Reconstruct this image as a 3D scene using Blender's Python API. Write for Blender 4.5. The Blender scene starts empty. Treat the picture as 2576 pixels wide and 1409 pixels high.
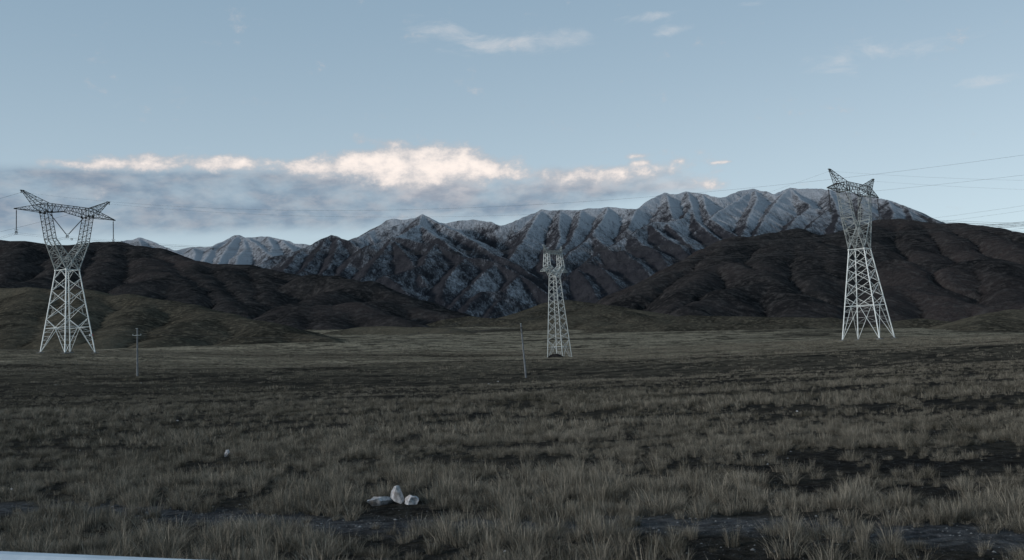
import bpy, math, random, heapq
import numpy as np
from mathutils import Vector
random.seed(7)
rng = np.random.default_rng(11)
C = bpy.context.scene.collection
# ------------------------------------------------------------------ camera
F, PITCH, CY, ROLL, CAMZ = 2600.0, math.radians(7.21), 579.0, math.radians(3.3), 2.5
def proj(x, y, z):
    z = z-CAMZ
    yy = y*math.cos(PITCH)+z*math.sin(PITCH); zz = -y*math.sin(PITCH)+z*math.cos(PITCH)
    a, b = F*x/yy, -F*zz/yy
    return 1288+a*math.cos(ROLL)+b*math.sin(ROLL), CY-a*math.sin(ROLL)+b*math.cos(ROLL)
def unproj(px, py, Y):
    dx, dy = px-1288, py-CY
    a = dx*math.cos(ROLL)-dy*math.sin(ROLL); b = dx*math.sin(ROLL)+dy*math.cos(ROLL)
    r, u = a/F, -b/F
    y = math.cos(PITCH)-u*math.sin(PITCH); z = math.sin(PITCH)+u*math.cos(PITCH)
    t = Y/y
    return (r*t, Y, z*t+CAMZ)
def horizon(px): return 908.0-(px-1288)*math.tan(ROLL)
cam = bpy.data.cameras.new('camera'); co = bpy.data.objects.new('camera', cam); C.objects.link(co)
cam.sensor_width = 36; cam.lens = F/2576*36; cam.shift_y = -(704.5-CY)/2576
cam.clip_start = .3; cam.clip_end = 60000
from mathutils import Matrix
co.matrix_world = Matrix.Translation((0, 0, CAMZ)) @ Matrix.Rotation(math.pi/2+PITCH, 4, 'X') @ Matrix.Rotation(-ROLL, 4, 'Z')
cam.dof.use_dof = True; cam.dof.focus_distance = 60; cam.dof.aperture_fstop = 4.5
bpy.context.scene.camera = co
# ------------------------------------------------------------------ helpers
def tag(o, label=None, cat=None, group=None, kind=None):
    if label: o['label'] = label
    if cat: o['category'] = cat
    if group: o['group'] = group
    if kind: o['kind'] = kind
    return o
def empty(name, loc, rz=0):
    o = bpy.data.objects.new(name, None); C.objects.link(o); o.location = loc; o.rotation_euler = (0, 0, rz); o.empty_display_size = .5
    return o
def mesh_obj(name, V, Fc, mat, parent=None, smooth=False):
    me = bpy.data.meshes.new(name)
    if isinstance(V, np.ndarray):
        me.vertices.add(len(V)); me.vertices.foreach_set('co', V.astype(np.float32).ravel())
        Fc = np.asarray(Fc); n = len(Fc); k = Fc.shape[1]
        me.loops.add(n*k); me.loops.foreach_set('vertex_index', Fc.astype(np.int32).ravel())
        me.polygons.add(n); me.polygons.foreach_set('loop_start', (np.arange(n)*k).astype(np.int32))
        me.update(calc_edges=True)
    else:
        me.from_pydata(V, [], Fc)
    if smooth: me.polygons.foreach_set('use_smooth', np.ones(len(me.polygons), dtype=bool))
    me.materials.append(mat); me.update()
    o = bpy.data.objects.new(name, me); C.objects.link(o)
    if parent: o.parent = parent
    return o
def _lat(ix, iy, seed):
    h = (ix.astype(np.int64)*374761393+iy.astype(np.int64)*668265263+seed*1442695041) & 0xffffffff
    h = ((h ^ (h >> 13))*1274126177) & 0xffffffff
    h = h ^ (h >> 16)
    return (h & 0xffffff)/float(0xffffff)*2-1
def vnoise(x, y, seed=0):
    ix, iy = np.floor(x), np.floor(y); fx, fy = x-ix, y-iy
    ux, uy = fx*fx*fx*(fx*(fx*6-15)+10), fy*fy*fy*(fy*(fy*6-15)+10)
    a, b, c, d = _lat(ix, iy, seed), _lat(ix+1, iy, seed), _lat(ix, iy+1, seed), _lat(ix+1, iy+1, seed)
    return (a*(1-ux)+b*ux)*(1-uy)+(c*(1-ux)+d*ux)*uy
def fbm(x, y, scale, octv=4, seed=0, gain=.5):
    s, a, t = 0, 1, 0
    for o in range(octv):
        s = s+a*vnoise(x/scale+o*17.3, y/scale-o*9.1, seed+o); t += a; a *= gain; scale /= 2.03
    return s/t
# node helpers
class NT:
    def __init__(s, tree): s.t = tree; s.n = tree.nodes; s.l = tree.links
    def new(s, typ, **kw):
        n = s.n.new(typ)
        for k, v in kw.items():
            if k == 'ins':
                for kk, vv in v.items(): s.set(n.inputs[kk], vv)
            else: setattr(n, k, v)
        return n
    def set(s, inp, v):
        if hasattr(v, 'links') or hasattr(v, 'is_linked'): s.l.new(v, inp)
        else: inp.default_value = v
    def m(s, op, a, b=None, c=None, clamp=False):
        n = s.new('ShaderNodeMath', operation=op, use_clamp=clamp)
        s.set(n.inputs[0], a)
        if b is not None: s.set(n.inputs[1], b)
        if c is not None: s.set(n.inputs[2], c)
        return n.outputs[0]
    def mixc(s, f, a, b, blend='MIX'):
        n = s.new('ShaderNodeMix', data_type='RGBA', blend_type=blend)
        s.set(n.inputs[0], f); s.set(n.inputs[6], a); s.set(n.inputs[7], b)
        return n.outputs[2]
    def noise(s, vec, scale, detail=5, rough=.55, dist=0., out=0):
        n = s.new('ShaderNodeTexNoise')
        if vec is not None: s.l.new(vec, n.inputs['Vector'])
        n.inputs['Scale'].default_value = scale; n.inputs['Detail'].default_value = detail
        n.inputs['Roughness'].default_value = rough; n.inputs['Distortion'].default_value = dist
        return n.outputs[out]
    def ss(s, x, lo, hi, a=0., b=1.):
        n = s.new('ShaderNodeMapRange', interpolation_type='SMOOTHSTEP')
        s.set(n.inputs['Value'], x); n.inputs['From Min'].default_value = lo; n.inputs['From Max'].default_value = hi
        n.inputs['To Min'].default_value = a; n.inputs['To Max'].default_value = b
        return n.outputs[0]
GLOSS = {'galvanised_steel', 'rail_paint', 'insulator_glaze', 'white_enamel'}
def mat(name):
    m = bpy.data.materials.new(name); m.use_nodes = True; t = NT(m.node_tree)
    b = m.node_tree.nodes['Principled BSDF']
    b.inputs['Specular IOR Level'].default_value = .0 if name not in GLOSS else .35
    return m, t, b
def rgb(*c): return (c[0], c[1], c[2], 1)
# ------------------------------------------------------------------ ground height: thin plate through surveyed points
gp = [(0, 0, 0), (-12, 0, .25), (12, 0, 0), (0, 15, 0), (-9, 15, .15), (9, 15, 0), (0, 40, 0), (-25, 40, .6), (25, 40, .0), (-300, -60, 3), (300, -60, 0), (0, -300, -2)]
for q in [(172, 888, 293), (2186, 853, 289), (1408, 912, 300), (344, 951, 150), (1323, 955, 140), (2576, 872, 150), (2100, 900, 150), (0, 877, 440), (400, 880, 450), (770, 872, 470),
          (770, 840, 950), (1000, 833, 1000), (1288, 834, 1000), (1800, 814, 1100), (2300, 820, 1000), (2576, 828, 900), (1288, 884, 450), (1800, 866, 450), (2300, 847, 450), (2576, 838, 450),
          (0, 842, 900), (-700, 842, 900), (3200, 840, 900), (-600, 900, 300), (3200, 850, 300)]:
    gp.append(unproj(*q))
gp = np.array(gp, float)
def _tk(r2): return np.where(r2 > 0, r2*np.log(r2+1e-9), 0)
def _wy(p): # compress distance so near and far points carry equal weight
    return np.stack([p[..., 0]/(60+np.maximum(p[..., 1], 0)*.55), np.log(1+np.maximum(p[..., 1], -25)/60.)*2.2], -1)
_P = _wy(gp[:, :2]); _n = len(gp)
_K = _tk(((_P[:, None]-_P[None])**2).sum(-1))+np.eye(_n)*.02
_Q = np.hstack([np.ones((_n, 1)), _P])
_A = np.block([[_K, _Q], [_Q.T, np.zeros((3, 3))]])
# weights are solved for slope-like height z/(20+y) so the fit is even in the picture of a surveyor
_s = 30+np.maximum(gp[:, 1], 0)
_w = np.linalg.solve(_A, np.concatenate([gp[:, 2]/_s, np.zeros(3)]))
def ground_base(x, y):
    x = np.asarray(x, float); y = np.asarray(y, float)
    yc = np.clip(y, -25, 1150); xc = np.clip(x, -(140+yc.clip(0)*.75), 140+yc.clip(0)*.75)
    P = _wy(np.stack([xc, yc], -1))
    out = _w[_n]+_w[_n+1]*P[..., 0]+_w[_n+2]*P[..., 1]
    for i in range(_n): out = out+_w[i]*_tk((P[..., 0]-_P[i, 0])**2+(P[..., 1]-_P[i, 1])**2)
    return out*(30+yc.clip(0))+np.clip(y-1150, 0, None)*.03
def smooth(a, b, t): t = np.clip((t-a)/(b-a), 0, 1); return t*t*(3-2*t)
def bumps(x, y):
    d = np.hypot(x, y)
    z = fbm(x, y, 7, 3, 5)*.14*smooth(4, 25, d)+fbm(x, y, 1.1, 3, 9)*.06
    z = z+fbm(x*.6, y*1.6, 38, 4, 21)*.95*smooth(60, 200, d)
    z = z+fbm(x*.45, y*1.5, 120, 4, 31)*3.2*smooth(250, 600, d)*smooth(120,260,np.abs(y)) 
    return z
pads = []   # flat places for footings
def ground_h(x, y):
    z = ground_base(x, y); b = bumps(x, y)
    for (px, py, r) in pads:
        b = b*smooth(r*.8, r*2.2, np.hypot(x-px, y-py))
    return z+b
def gz(x, y): return float(ground_h(np.array([x]), np.array([y]))[0])
# ------------------------------------------------------------------ digitised relief -> world
def Z(reg, pts):  # zoom-window pixels -> working pixels
    x0, y0 = {1: (0, 730), 2: (1000, 730), 3: (2000, 700), 4: (2808, 700)}[reg]
    return [((x0+x/2)/1.59006, (y0+y/2)/1.59006) for x, y in pts]
def ridge(pts, Y0, s, mfac=1.0, off=0.0):
    """pts in working pixels; distance follows a hillside of mean slope s whose foot is Y0 away."""
    out = []
    for i, (px, py) in enumerate(pts):
        mf = mfac if not isinstance(mfac, (list, tuple)) else mfac[0]+(mfac[1]-mfac[0])*i/(len(pts)-1)
        e = max(horizon(px)-py, 0)
        Y = Y0/max(.2, 1-e/(F*s))*mf+off
        out.append(unproj(px, py, Y))
    return np.array(out)
def spurs(rd, spacing, length, slope, r, level=1, jit=.5):
    """side ribs running down from a ridge line"""
    out = []
    seg = np.diff(rd, axis=0); L = np.hypot(seg[:, 0], seg[:, 1]); tot = L.sum()
    t = spacing*r.uniform(.3, .9); side = 1 if r.random() < .5 else -1
    cum = np.concatenate([[0], np.cumsum(L)])
    while t < tot:
        i = min(np.searchsorted(cum, t)-1, len(seg)-1); f = (t-cum[i])/max(L[i], 1e-6)
        p = rd[i]+seg[i]*f
        dirv = seg[i][:2]/max(L[i], 1e-6); dn = dirv if seg[i][2] < 0 else -dirv
        nrm = np.array([-dirv[1], dirv[0]])*side
        a = nrm+dn*r.uniform(.1, .8); a /= np.hypot(*a)
        l = length*r.uniform(.35, 1.45); pts = [p]; q = p.copy(); n = 4
        for j in range(n):
            ang = r.normal(0, .22); a = np.array([a[0]*math.cos(ang)-a[1]*math.sin(ang), a[0]*math.sin(ang)+a[1]*math.cos(ang)])
            q = q+np.array([a[0]*l/n, a[1]*l/n, -slope*l/n*(1.25 if j == 0 else r.uniform(.75, 1.1))]); pts.append(q.copy())
        out.append(np.array(pts)); side = -side; t += spacing*r.uniform(.25, 1.9)*.5
    return out
class Patch:
    def __init__(s, x0, x1, y0, y1, st):
        s.st = st; s.xs = np.arange(x0, x1, st); s.ys = np.arange(y0, y1, st)
        s.X, s.Y = np.meshgrid(s.xs, s.ys); s.H = np.full(s.X.shape, -1e4)
        s.x0, s.y0 = x0, y0
    def roofs(s, ridges, k, rr, wob, seed):
        X, Y = s.X, s.Y
        wn = fbm(X, Y, wob, 4, seed)
        wx, wy = fbm(X, Y, wob*.8, 3, seed+50)*wob*.16, fbm(X, Y, wob*.8, 3, seed+70)*wob*.16
        for rd in ridges:
            for p, q in zip(rd[:-1], rd[1:]):
                R = max(p[2], q[2], 20)/k+60
                R = min(R, 1500)
                i0 = max(0, int((min(p[0], q[0])-R-s.x0)/s.st)); i1 = min(len(s.xs), int((max(p[0], q[0])+R-s.x0)/s.st)+1)
                j0 = max(0, int((min(p[1], q[1])-R-s.y0)/s.st)); j1 = min(len(s.ys), int((max(p[1], q[1])+R-s.y0)/s.st)+1)
                if i1 <= i0 or j1 <= j0: continue
                sl = (slice(j0, j1), slice(i0, i1))
                x, y = X[sl], Y[sl]
                d = q[:2]-p[:2]; L2 = max((d**2).sum(), 1e-6)
                # let the warp fade out at the ridge itself so crests stay put
                for _ in range(1):
                    t = np.clip(((x-p[0])*d[0]+(y-p[1])*d[1])/L2, 0, 1)
                    d0 = np.hypot(x-p[0]-t*d[0], y-p[1]-t*d[1]); f = np.clip(d0/(wob*.5), 0, 1)
                x = x+wx[sl]*f; y = y+wy[sl]*f
                t = np.clip(((x-p[0])*d[0]+(y-p[1])*d[1])/L2, 0, 1)
                dist = np.hypot(x-p[0]-t*d[0], y-p[1]-t*d[1])
                h = p[2]+t*(q[2]-p[2])-k*(1+.3*wn[sl])*(np.sqrt(dist*dist+rr*rr)-rr)
                s.H[sl] = np.maximum(s.H[sl], h)
    def base(s, drop=6):
        s.G = ground_base(s.X, s.Y)-drop; s.H = np.maximum(s.H, s.G)
    def flood(s):
        H = s.H; ny, nx = H.shape; h = H.ravel().tolist(); done = bytearray(nx*ny); hp = []
        for i in range(nx):
            for j in (0, ny-1): n = j*nx+i; hp.append((h[n], n)); done[n] = 1
        for j in range(1, ny-1):
            for i in (0, nx-1): n = j*nx+i; hp.append((h[n], n)); done[n] = 1
        heapq.heapify(hp); offs = (1, -1, nx, -nx, nx+1, nx-1, -nx+1, -nx-1); N = nx*ny
        pop, push = heapq.heappop, heapq.heappush
        while hp:
            z, n = pop(hp); z += .01
            for o in offs:
                m = n+o
                if 0 <= m < N and not done[m]:
                    done[m] = 1
                    if h[m] < z: h[m] = z
                    push(hp, (h[m], m))
        s.H = np.array(h).reshape(ny, nx)
    def erode(s, its, K, mexp=.45, diff=.1, maxslope=None):
        """stream power incision with receivers by steepest descent: cuts branching gullies"""
        st = s.st
        for it in range(its):
            H = s.H; ny, nx = H.shape; best = np.zeros(H.shape); rec = np.arange(ny*nx).reshape(ny, nx); base = rec.copy()
            for dj in (-1, 0, 1):
                for di in (-1, 0, 1):
                    if dj == di == 0: continue
                    dl = st*math.hypot(di, dj)
                    a = (slice(max(0, -dj), ny-max(0, dj)), slice(max(0, -di), nx-max(0, di)))
                    b = (slice(max(0, dj), ny-max(0, -dj)), slice(max(0, di), nx-max(0, -di)))
                    sp = (H[a]-H[b])/dl; w = sp > best[a]
                    best[a] = np.where(w, sp, best[a]); rec[a] = np.where(w, base[b], rec[a])
            order = np.argsort(-H.ravel(), kind='stable').tolist(); r = rec.ravel().tolist()
            A = [1.0]*(nx*ny)
            for n in order:
                m = r[n]
                if m != n: A[m] += A[n]
            Aa = np.array(A).reshape(H.shape)
            s.A = Aa
            ry, rx = np.divmod(rec, nx); yy, xx = np.divmod(base, nx)
            dl = st*np.maximum(1, np.hypot(ry-yy, rx-xx))
            Kf = (K*(Aa*st*st)**mexp/dl); Kf = Kf.ravel().tolist(); h = H.ravel().tolist()
            for n in reversed(order):
                m = r[n]
                if m != n:
                    k = Kf[n]; h[n] = (h[n]+k*h[m])/(1+k)
            s.H = np.array(h).reshape(ny, nx)
            if diff:
                H = s.H; L = np.zeros_like(H)
                L[1:-1, 1:-1] = H[:-2, 1:-1]+H[2:, 1:-1]+H[1:-1, :-2]+H[1:-1, 2:]-4*H[1:-1, 1:-1]
                s.H = H+diff*L
    def build(s, name, m, attrs=None, keep=.5):
        H = s.H; ny, nx = H.shape
        ok = H > ground_base(s.X, s.Y)-5.0
        V = np.stack([s.X, s.Y, H], -1).reshape(-1, 3)
        idx = np.arange(ny*nx).reshape(ny, nx)
        f = np.stack([idx[:-1, :-1], idx[:-1, 1:], idx[1:, 1:], idx[1:, :-1]], -1).reshape(-1, 4)
        k = (ok[:-1, :-1] | ok[:-1, 1:] | ok[1:, 1:] | ok[1:, :-1]).ravel()
        f = f[k]; used = np.zeros(ny*nx, bool); used[f.ravel()] = True
        mp = np.cumsum(used)-1
        o = mesh_obj(name, V[used], mp[f], m, smooth=True)
        for an, av in (attrs or {}).items():
            at = o.data.attributes.new(an, 'FLOAT', 'POINT'); at.data.foreach_set('value', av.ravel()[used].astype(np.float32))
        tag(o, kind='structure')
        return o
#@@MATERIALS
def tex_coord(t, sx=1, sy=1, sz=1):
    g = t.new('ShaderNodeNewGeometry')
    if sx == sy == sz == 1: return g.outputs['Position']
    v = t.new('ShaderNodeVectorMath', operation='MULTIPLY'); t.l.new(g.outputs['Position'], v.inputs[0]); v.inputs[1].default_value = (sx, sy, sz)
    return v.outputs[0]
def bump(t, b, h, dist, strength=1):
    n = t.new('ShaderNodeBump'); t.l.new(h, n.inputs['Height']); n.inputs['Distance'].default_value = dist; n.inputs['Strength'].default_value = strength
    t.l.new(n.outputs[0], b.inputs['Normal'])
def hill_mat(name, c0, c1, c2, sc, bd):
    m, t, b = mat(name); P = tex_coord(t)
    n1 = t.noise(P, sc, 8, .62); n2 = t.noise(P, sc*9, 6, .7); n3 = t.noise(P, sc*.25, 4, .5)
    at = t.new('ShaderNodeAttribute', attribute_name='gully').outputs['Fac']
    c = t.mixc(t.ss(n1, .35, .65), rgb(*c0), rgb(*c1))
    c = t.mixc(t.ss(n3, .45, .7), c, rgb(*c2))
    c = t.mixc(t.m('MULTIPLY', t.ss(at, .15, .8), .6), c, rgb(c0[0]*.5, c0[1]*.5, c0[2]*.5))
    n4 = t.noise(P, sc*26, 4, .75)
    c = t.mixc(t.ss(n4, .47, .62, .0, .38), c, rgb(c0[0]*.45, c0[1]*.45, c0[2]*.45))
    c = t.mixc(t.ss(n2, .45, .70, .0, .9), c, rgb(c1[0]*2.2, c1[1]*2.15, c1[2]*2.05))
    t.l.new(c, b.inputs['Base Color']); b.inputs['Roughness'].default_value = .95
    bump(t, b, t.m('ADD', n2, t.m('MULTIPLY', n1, 2.)), bd)
    return m
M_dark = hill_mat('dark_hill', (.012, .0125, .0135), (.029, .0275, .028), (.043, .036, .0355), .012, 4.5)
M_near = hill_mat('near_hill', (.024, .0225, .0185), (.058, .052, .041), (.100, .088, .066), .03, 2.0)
def snow_mat(name, dens, sharp):
    m, t, b = mat(name); P = tex_coord(t, 1, .3, .3)
    sn = t.new('ShaderNodeAttribute', attribute_name='snow').outputs['Fac']
    Pz = tex_coord(t, 1, .3, .3)
    n1 = t.noise(Pz, .045, 8, .72); n2 = t.noise(Pz, .2, 4, .75); n0 = t.noise(tex_coord(t), .0035, 5, .6)
    v = t.m('ADD', sn, t.m('MULTIPLY', t.m('SUBTRACT', n1, .5), 1.7)); v = t.m('ADD', v, t.m('MULTIPLY', t.m('SUBTRACT', n2, .5), 1.7))
    v = t.m('ADD', v, t.m('MULTIPLY', t.m('SUBTRACT', n0, .5), 1.3))
    f = t.ss(v, .5-sharp, .5+sharp, 0, dens)
    rock = t.mixc(t.ss(n1, .3, .7), rgb(.022, .023, .028), rgb(.046, .046, .053))
    c = t.mixc(f, rock, rgb(.50, .525, .57))
    t.l.new(c, b.inputs['Base Color']); b.inputs['Roughness'].default_value = .9
    bump(t, b, t.m('ADD', n2, t.m('MULTIPLY', n1, 2.5)), 6)
    return m
M_snow = snow_mat('snowy_rock', .72, .55)
M_snow_far = snow_mat('snowy_rock_far', .66, .4)
def ground_mat():
    m, t, b = mat('steppe_ground'); P = tex_coord(t)
    g = t.new('ShaderNodeNewGeometry'); sp = t.new('ShaderNodeSeparateXYZ'); t.l.new(g.outputs['Position'], sp.inputs[0])
    far = t.ss(sp.outputs[1], 60, 260)
    patch = t.noise(tex_coord(t, .6, 1, 1), .17, 9, .74); patch2 = t.noise(tex_coord(t, .35, 1, 1), .022, 5, .6); fine = t.noise(P, 5, 6, .7); tuft = t.noise(P, 1.3, 6, .72)
    grit = t.new('ShaderNodeTexVoronoi', feature='F1'); t.l.new(P, grit.inputs['Vector']); grit.inputs['Scale'].default_value = 26
    soil = t.mixc(t.ss(fine, .3, .7), rgb(.008, .0078, .0074), rgb(.028, .0268, .025))
    soil = t.mixc(t.m('MULTIPLY', t.ss(grit.outputs['Distance'], .28, .12), t.ss(fine, .5, .62)), soil, rgb(.16, .165, .17))
    tx, ty = sp.outputs[0], sp.outputs[1]
    tq = t.m('SUBTRACT', ty, t.m('SUBTRACT', t.m('ADD', 16., t.m('MULTIPLY', t.m('SINE', t.m('MULTIPLY', tx, .6)), .35)), t.m('MULTIPLY', tx, .5)))
    tr = t.m('MULTIPLY', t.ss(t.m('ABSOLUTE', tq), 1.4, .3), t.ss(patch, .3, .5, .4, 1))
    soil = t.mixc(tr, soil, t.mixc(t.ss(fine, .3, .7), rgb(.020, .021, .023), rgb(.080, .082, .088)))
    dry = t.mixc(t.ss(tuft, .34, .60), rgb(.022, .020, .0155), rgb(.31, .265, .195))
    gm = t.m('MULTIPLY', t.ss(patch, .40, .52), t.ss(patch2, .34, .52, .12, 1))
    gm = t.m('MULTIPLY', gm, t.ss(ty, 165, 235, .45, 1.))
    nearc = t.mixc(t.m('MULTIPLY', gm, .18), soil, dry)
    bl = t.new('ShaderNodeSeparateXYZ')
    farsoil = t.mixc(t.ss(tuft, .3, .7), rgb(.014, .013, .011), rgb(.036, .033, .027))
    farc = t.mixc(gm, farsoil, dry)
    c = t.mixc(far, nearc, farc)
    t.l.new(c, b.inputs['Base Color']); b.inputs['Roughness'].default_value = .95
    bump(t, b, t.m('ADD', t.m('MULTIPLY', fine, .4), t.m('MULTIPLY', tuft, 2.)), .12)
    return m
M_ground = ground_mat()
def steel(name, c0, c1, metal, rough):
    m, t, b = mat(name); n = t.noise(tex_coord(t), 1.7, 5, .65)
    t.l.new(t.mixc(t.ss(n, .3, .7), rgb(*c0), rgb(*c1)), b.inputs['Base Color'])
    b.inputs['Metallic'].default_value = metal; b.inputs['Roughness'].default_value = rough
    return m
M_steel = steel('galvanised_steel', (.48, .52, .52), (.70, .74, .74), 0., .5)
M_steel_cat = steel('pale_galvanised_steel', (.34, .37, .37), (.50, .53, .53), 0., .5)
M_steel_mid = steel('dull_shaded_steel', (.20, .22, .22), (.34, .37, .37), .0, .6)  # half shade of the pylon heads put into the colour; also pole fittings
M_steel_dark = steel('dark_shaded_steel', (.035, .038, .040), (.075, .078, .08), .0, .7)  # backlit shade of crossarms and heads put into the colour; also dark clamps
M_wire = steel('aluminium_wire', (.03, .032, .035), (.06, .063, .068), .0, .6)
M_ins = steel('insulator_glaze', (.02, .018, .02), (.04, .035, .035), 0, .4)
M_conc = steel('concrete', (.10, .11, .12), (.19, .20, .21), 0, .9)
M_rail = steel('rail_paint', (.26, .33, .40), (.34, .41, .48), 0, .45)
M_red = steel('red_paint', (.35, .05, .05), (.45, .07, .06), 0, .5)
M_white = steel('white_enamel', (.7, .7, .7), (.8, .8, .8), 0, .4)
def rock_mat():
    m, t, b = mat('white_quartz'); n = t.noise(tex_coord(t), 14, 8, .7); n2 = t.noise(tex_coord(t), 3, 4, .6)
    c = t.mixc(t.ss(n, .36, .62), rgb(.20, .205, .215), rgb(.50, .51, .54)); c = t.mixc(t.ss(n2, .5, .72, 0, .6), c, rgb(.34, .27, .22))
    t.l.new(c, b.inputs['Base Color']); b.inputs['Roughness'].default_value = .85; bump(t, b, n, .02); return m
M_rock = rock_mat()
def grass_mat():
    m, t, b = mat('dry_grass')
    at = t.new('ShaderNodeAttribute', attribute_name='tone').outputs['Fac']
    inst = t.new('ShaderNodeAttribute', attribute_name='itone', attribute_type='INSTANCER').outputs['Fac']
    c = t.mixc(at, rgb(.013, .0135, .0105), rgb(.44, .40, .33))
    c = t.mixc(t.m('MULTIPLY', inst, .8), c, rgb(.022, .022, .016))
    t.l.new(c, b.inputs['Base Color']); b.inputs['Roughness'].default_value = .8
    return m
M_grass = grass_mat()
M_grit = steel('grit', (.05, .05, .05), (.19, .195, .20), 0, .9)
#@@TERRAIN
import time as _t; _t0 = _t.time()
# ---- main snowy range
Y0, S = 2750.0, .36
R2 = lambda pts, mf, off=0: ridge(Z(2, pts), Y0, S, mf, off)
R3 = lambda pts, mf, off=0: ridge(Z(3, pts), Y0, S, mf, off)
R4 = lambda pts, mf, off=0: ridge(Z(4, pts), Y0, S, mf, off)
main = [
 R3([(-900,360),(-700,345),(-440,380),(-210,360),(-80,372),(0,408),(110,380),(330,285),(500,278),(650,280),(780,270),(860,252),(1000,265),(1090,275),(1200,200),(1320,142),(1400,155),(1490,132),(1600,145),(1750,185),(1800,175),(1920,130),(2030,108),(2100,125),(2190,162),(2250,130),(2320,98),(2400,110),(2576,112)], 1.0),
 R4([(960,112),(1120,130),(1410,190),(1480,195),(1640,260),(1790,325),(1890,380),(2150,480),(2576,640)], 1.0),
 R2([(500,500),(700,480),(775,465),(860,440),(1000,372),(1130,362),(1250,325),(1330,290),(1380,258),(1440,290),(1560,352),(1650,390),(1800,480),(1950,565),(2100,630),(2300,770),(2390,850)], .93),
 R2([(1380,258),(1350,335),(1250,390),(1130,450)], [.93, .86]),
 R2([(1350,335),(1430,400),(1560,480),(1640,540),(1760,610)], [.915, .84]),
 R2([(890,520),(960,500),(1070,462),(1130,450),(1200,447),(1330,470),(1480,490),(1600,550),(1720,600),(1900,620),(2000,650),(2150,730),(2300,830),(2390,900)], .83),
 R2([(1130,450),(1060,560),(960,680),(880,790),(860,860)], [.83, .80]),
 R2([(1150,470),(1230,560),(1330,690),(1380,760)], [.83, .80]),
 R2([(1480,490),(1420,560),(1390,650),(1200,720),(1080,740),(1000,830),(960,900)], [.83, .74]),
 R2([(1080,740),(1160,790),(1220,860)], [.76, .74]),
 R2([(1720,600),(1640,680),(1560,800),(1520,920)], [.83, .77]),
 R2([(1950,640),(1850,740),(1740,850),(1640,950),(1560,1030)], [.83, .76]),
 R2([(2150,730),(2050,850),(1980,960),(1900,1060)], [.83, .77]),
 R2([(2000,860),(1850,880),(1750,960),(1680,1060)], [.79, .75]),
 R2([(-60,720),(40,680),(200,590),(400,535),(470,500),(580,452),(650,418),(700,435),(780,475),(890,520)], .90),
 R2([(600,455),(520,580),(430,680),(350,740),(300,800)], [.90, .85]),
 R2([(700,460),(680,560),(640,650),(560,740),(500,800)], [.90, .85]),
 R2([(890,520),(850,580),(740,700),(700,780)], [.89, .83]),
 R2([(400,540),(340,620),(260,700)], [.90, .86]),
 R3([(330,285),(250,400),(180,520),(90,640),(20,740)], [1.0, .93]),
 R3([(480,280),(470,400),(480,500),(430,620),(380,700)], [1.0, .93]),
 R3([(650,280),(620,400),(560,520),(480,620)], [1.0, .93]),
 R3([(860,252),(830,350),(760,440),(730,485),(640,560),(540,640),(470,740)], [1.0, .90]),
 R3([(740,485),(850,570),(900,640)], [.945, .92]),
 R3([(1090,275),(1050,360),(1020,430)], [1.0, .965]),
 R3([(1500,135),(1530,250),(1450,350),(1330,380),(1200,385),(1050,470),(840,590),(700,680),(600,760),(500,850),(430,960)], [1.0, .86]),
 R3([(1200,400),(1300,480),(1430,570),(1540,680),(1600,760)], [.94, .88]),
 R3([(1050,480),(1150,560),(1250,600),(1330,720),(1400,800)], [.92, .86]),
 R3([(840,590),(1000,620),(1130,720),(1240,850),(1300,940)], [.90, .83]),
 R3([(700,680),(830,760),(930,870),(1000,960)], [.88, .82]),
 R3([(620,750),(700,850),(760,950),(800,1030)], [.87, .81]),
 R3([(1330,380),(1420,460),(1500,560),(1580,640)], [.96, .91]),
 R3([(1530,250),(1560,360),(1700,480),(1820,560),(1900,640)], [.99, .93]),
 R3([(1330,145),(1350,250),(1380,340)], [1.0, .97]),
 R3([(1620,150),(1640,260),(1690,360),(1860,470),(1950,560)], [1.0, .94]),
 R3([(2030,108),(1900,200),(1750,290),(1670,360)], [1.0, .97]),
 R3([(2030,108),(2060,200),(2000,300),(1960,420),(1900,540)], [1.0, .94]),
 R3([(2320,98),(2220,200),(2120,330),(2030,490),(1980,600)], [1.0, .93]),
 R3([(2320,98),(2400,200),(2500,260),(2620,290),(2700,330),(2760,400)], [1.0, .95]),
 R4([(870,250),(760,330),(680,430),(620,540)], [.975, .93]),
 R4([(1000,290),(900,360),(830,440),(780,560)], [.965, .92]),
 R4([(1010,112),(1060,220),(1090,330),(1050,450)], [1.0, .93]),
 R4([(1250,160),(1290,280),(1260,400),(1200,500)], [1.0, .93]),
 R4([(1480,195),(1530,300),(1500,420)], [1.0, .94]),
 R4([(1640,260),(1680,350),(1660,450)], [1.0, .95]),
 R3([(1180,900),(1040,880),(900,940),(820,1020)], [.80, .78]),
 R2([(2390,900),(2500,980),(2600,1080)], [.82, .80]),
]
r = np.random.default_rng(3)
sub = []
for rd in main:
    sub += spurs(rd, 330, 420, .47, r)
sub2 = []
for rd in sub: sub2 += spurs(rd, 170, 150, .50, r)
PM = Patch(-2250, 2600, 1900, 5700, 6.5)
PM.roofs(main+sub+sub2, .70, 2, 260, 3)
PM.base(10)
PM.H += (fbm(PM.X, PM.Y, 60, 4, 77)*6+(.35-np.abs(fbm(PM.X, PM.Y, 230, 4, 177)))*10*smooth(2600, 3300, PM.Y))*np.clip((PM.H-PM.G)/60, 0, 1)
PM.flood(); PM.erode(4, .022, .42, .01)
def gull(P):
    g = np.log10(np.maximum(P.A, 1)); return np.clip((g-.6)/2.2, 0, 1)
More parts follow.
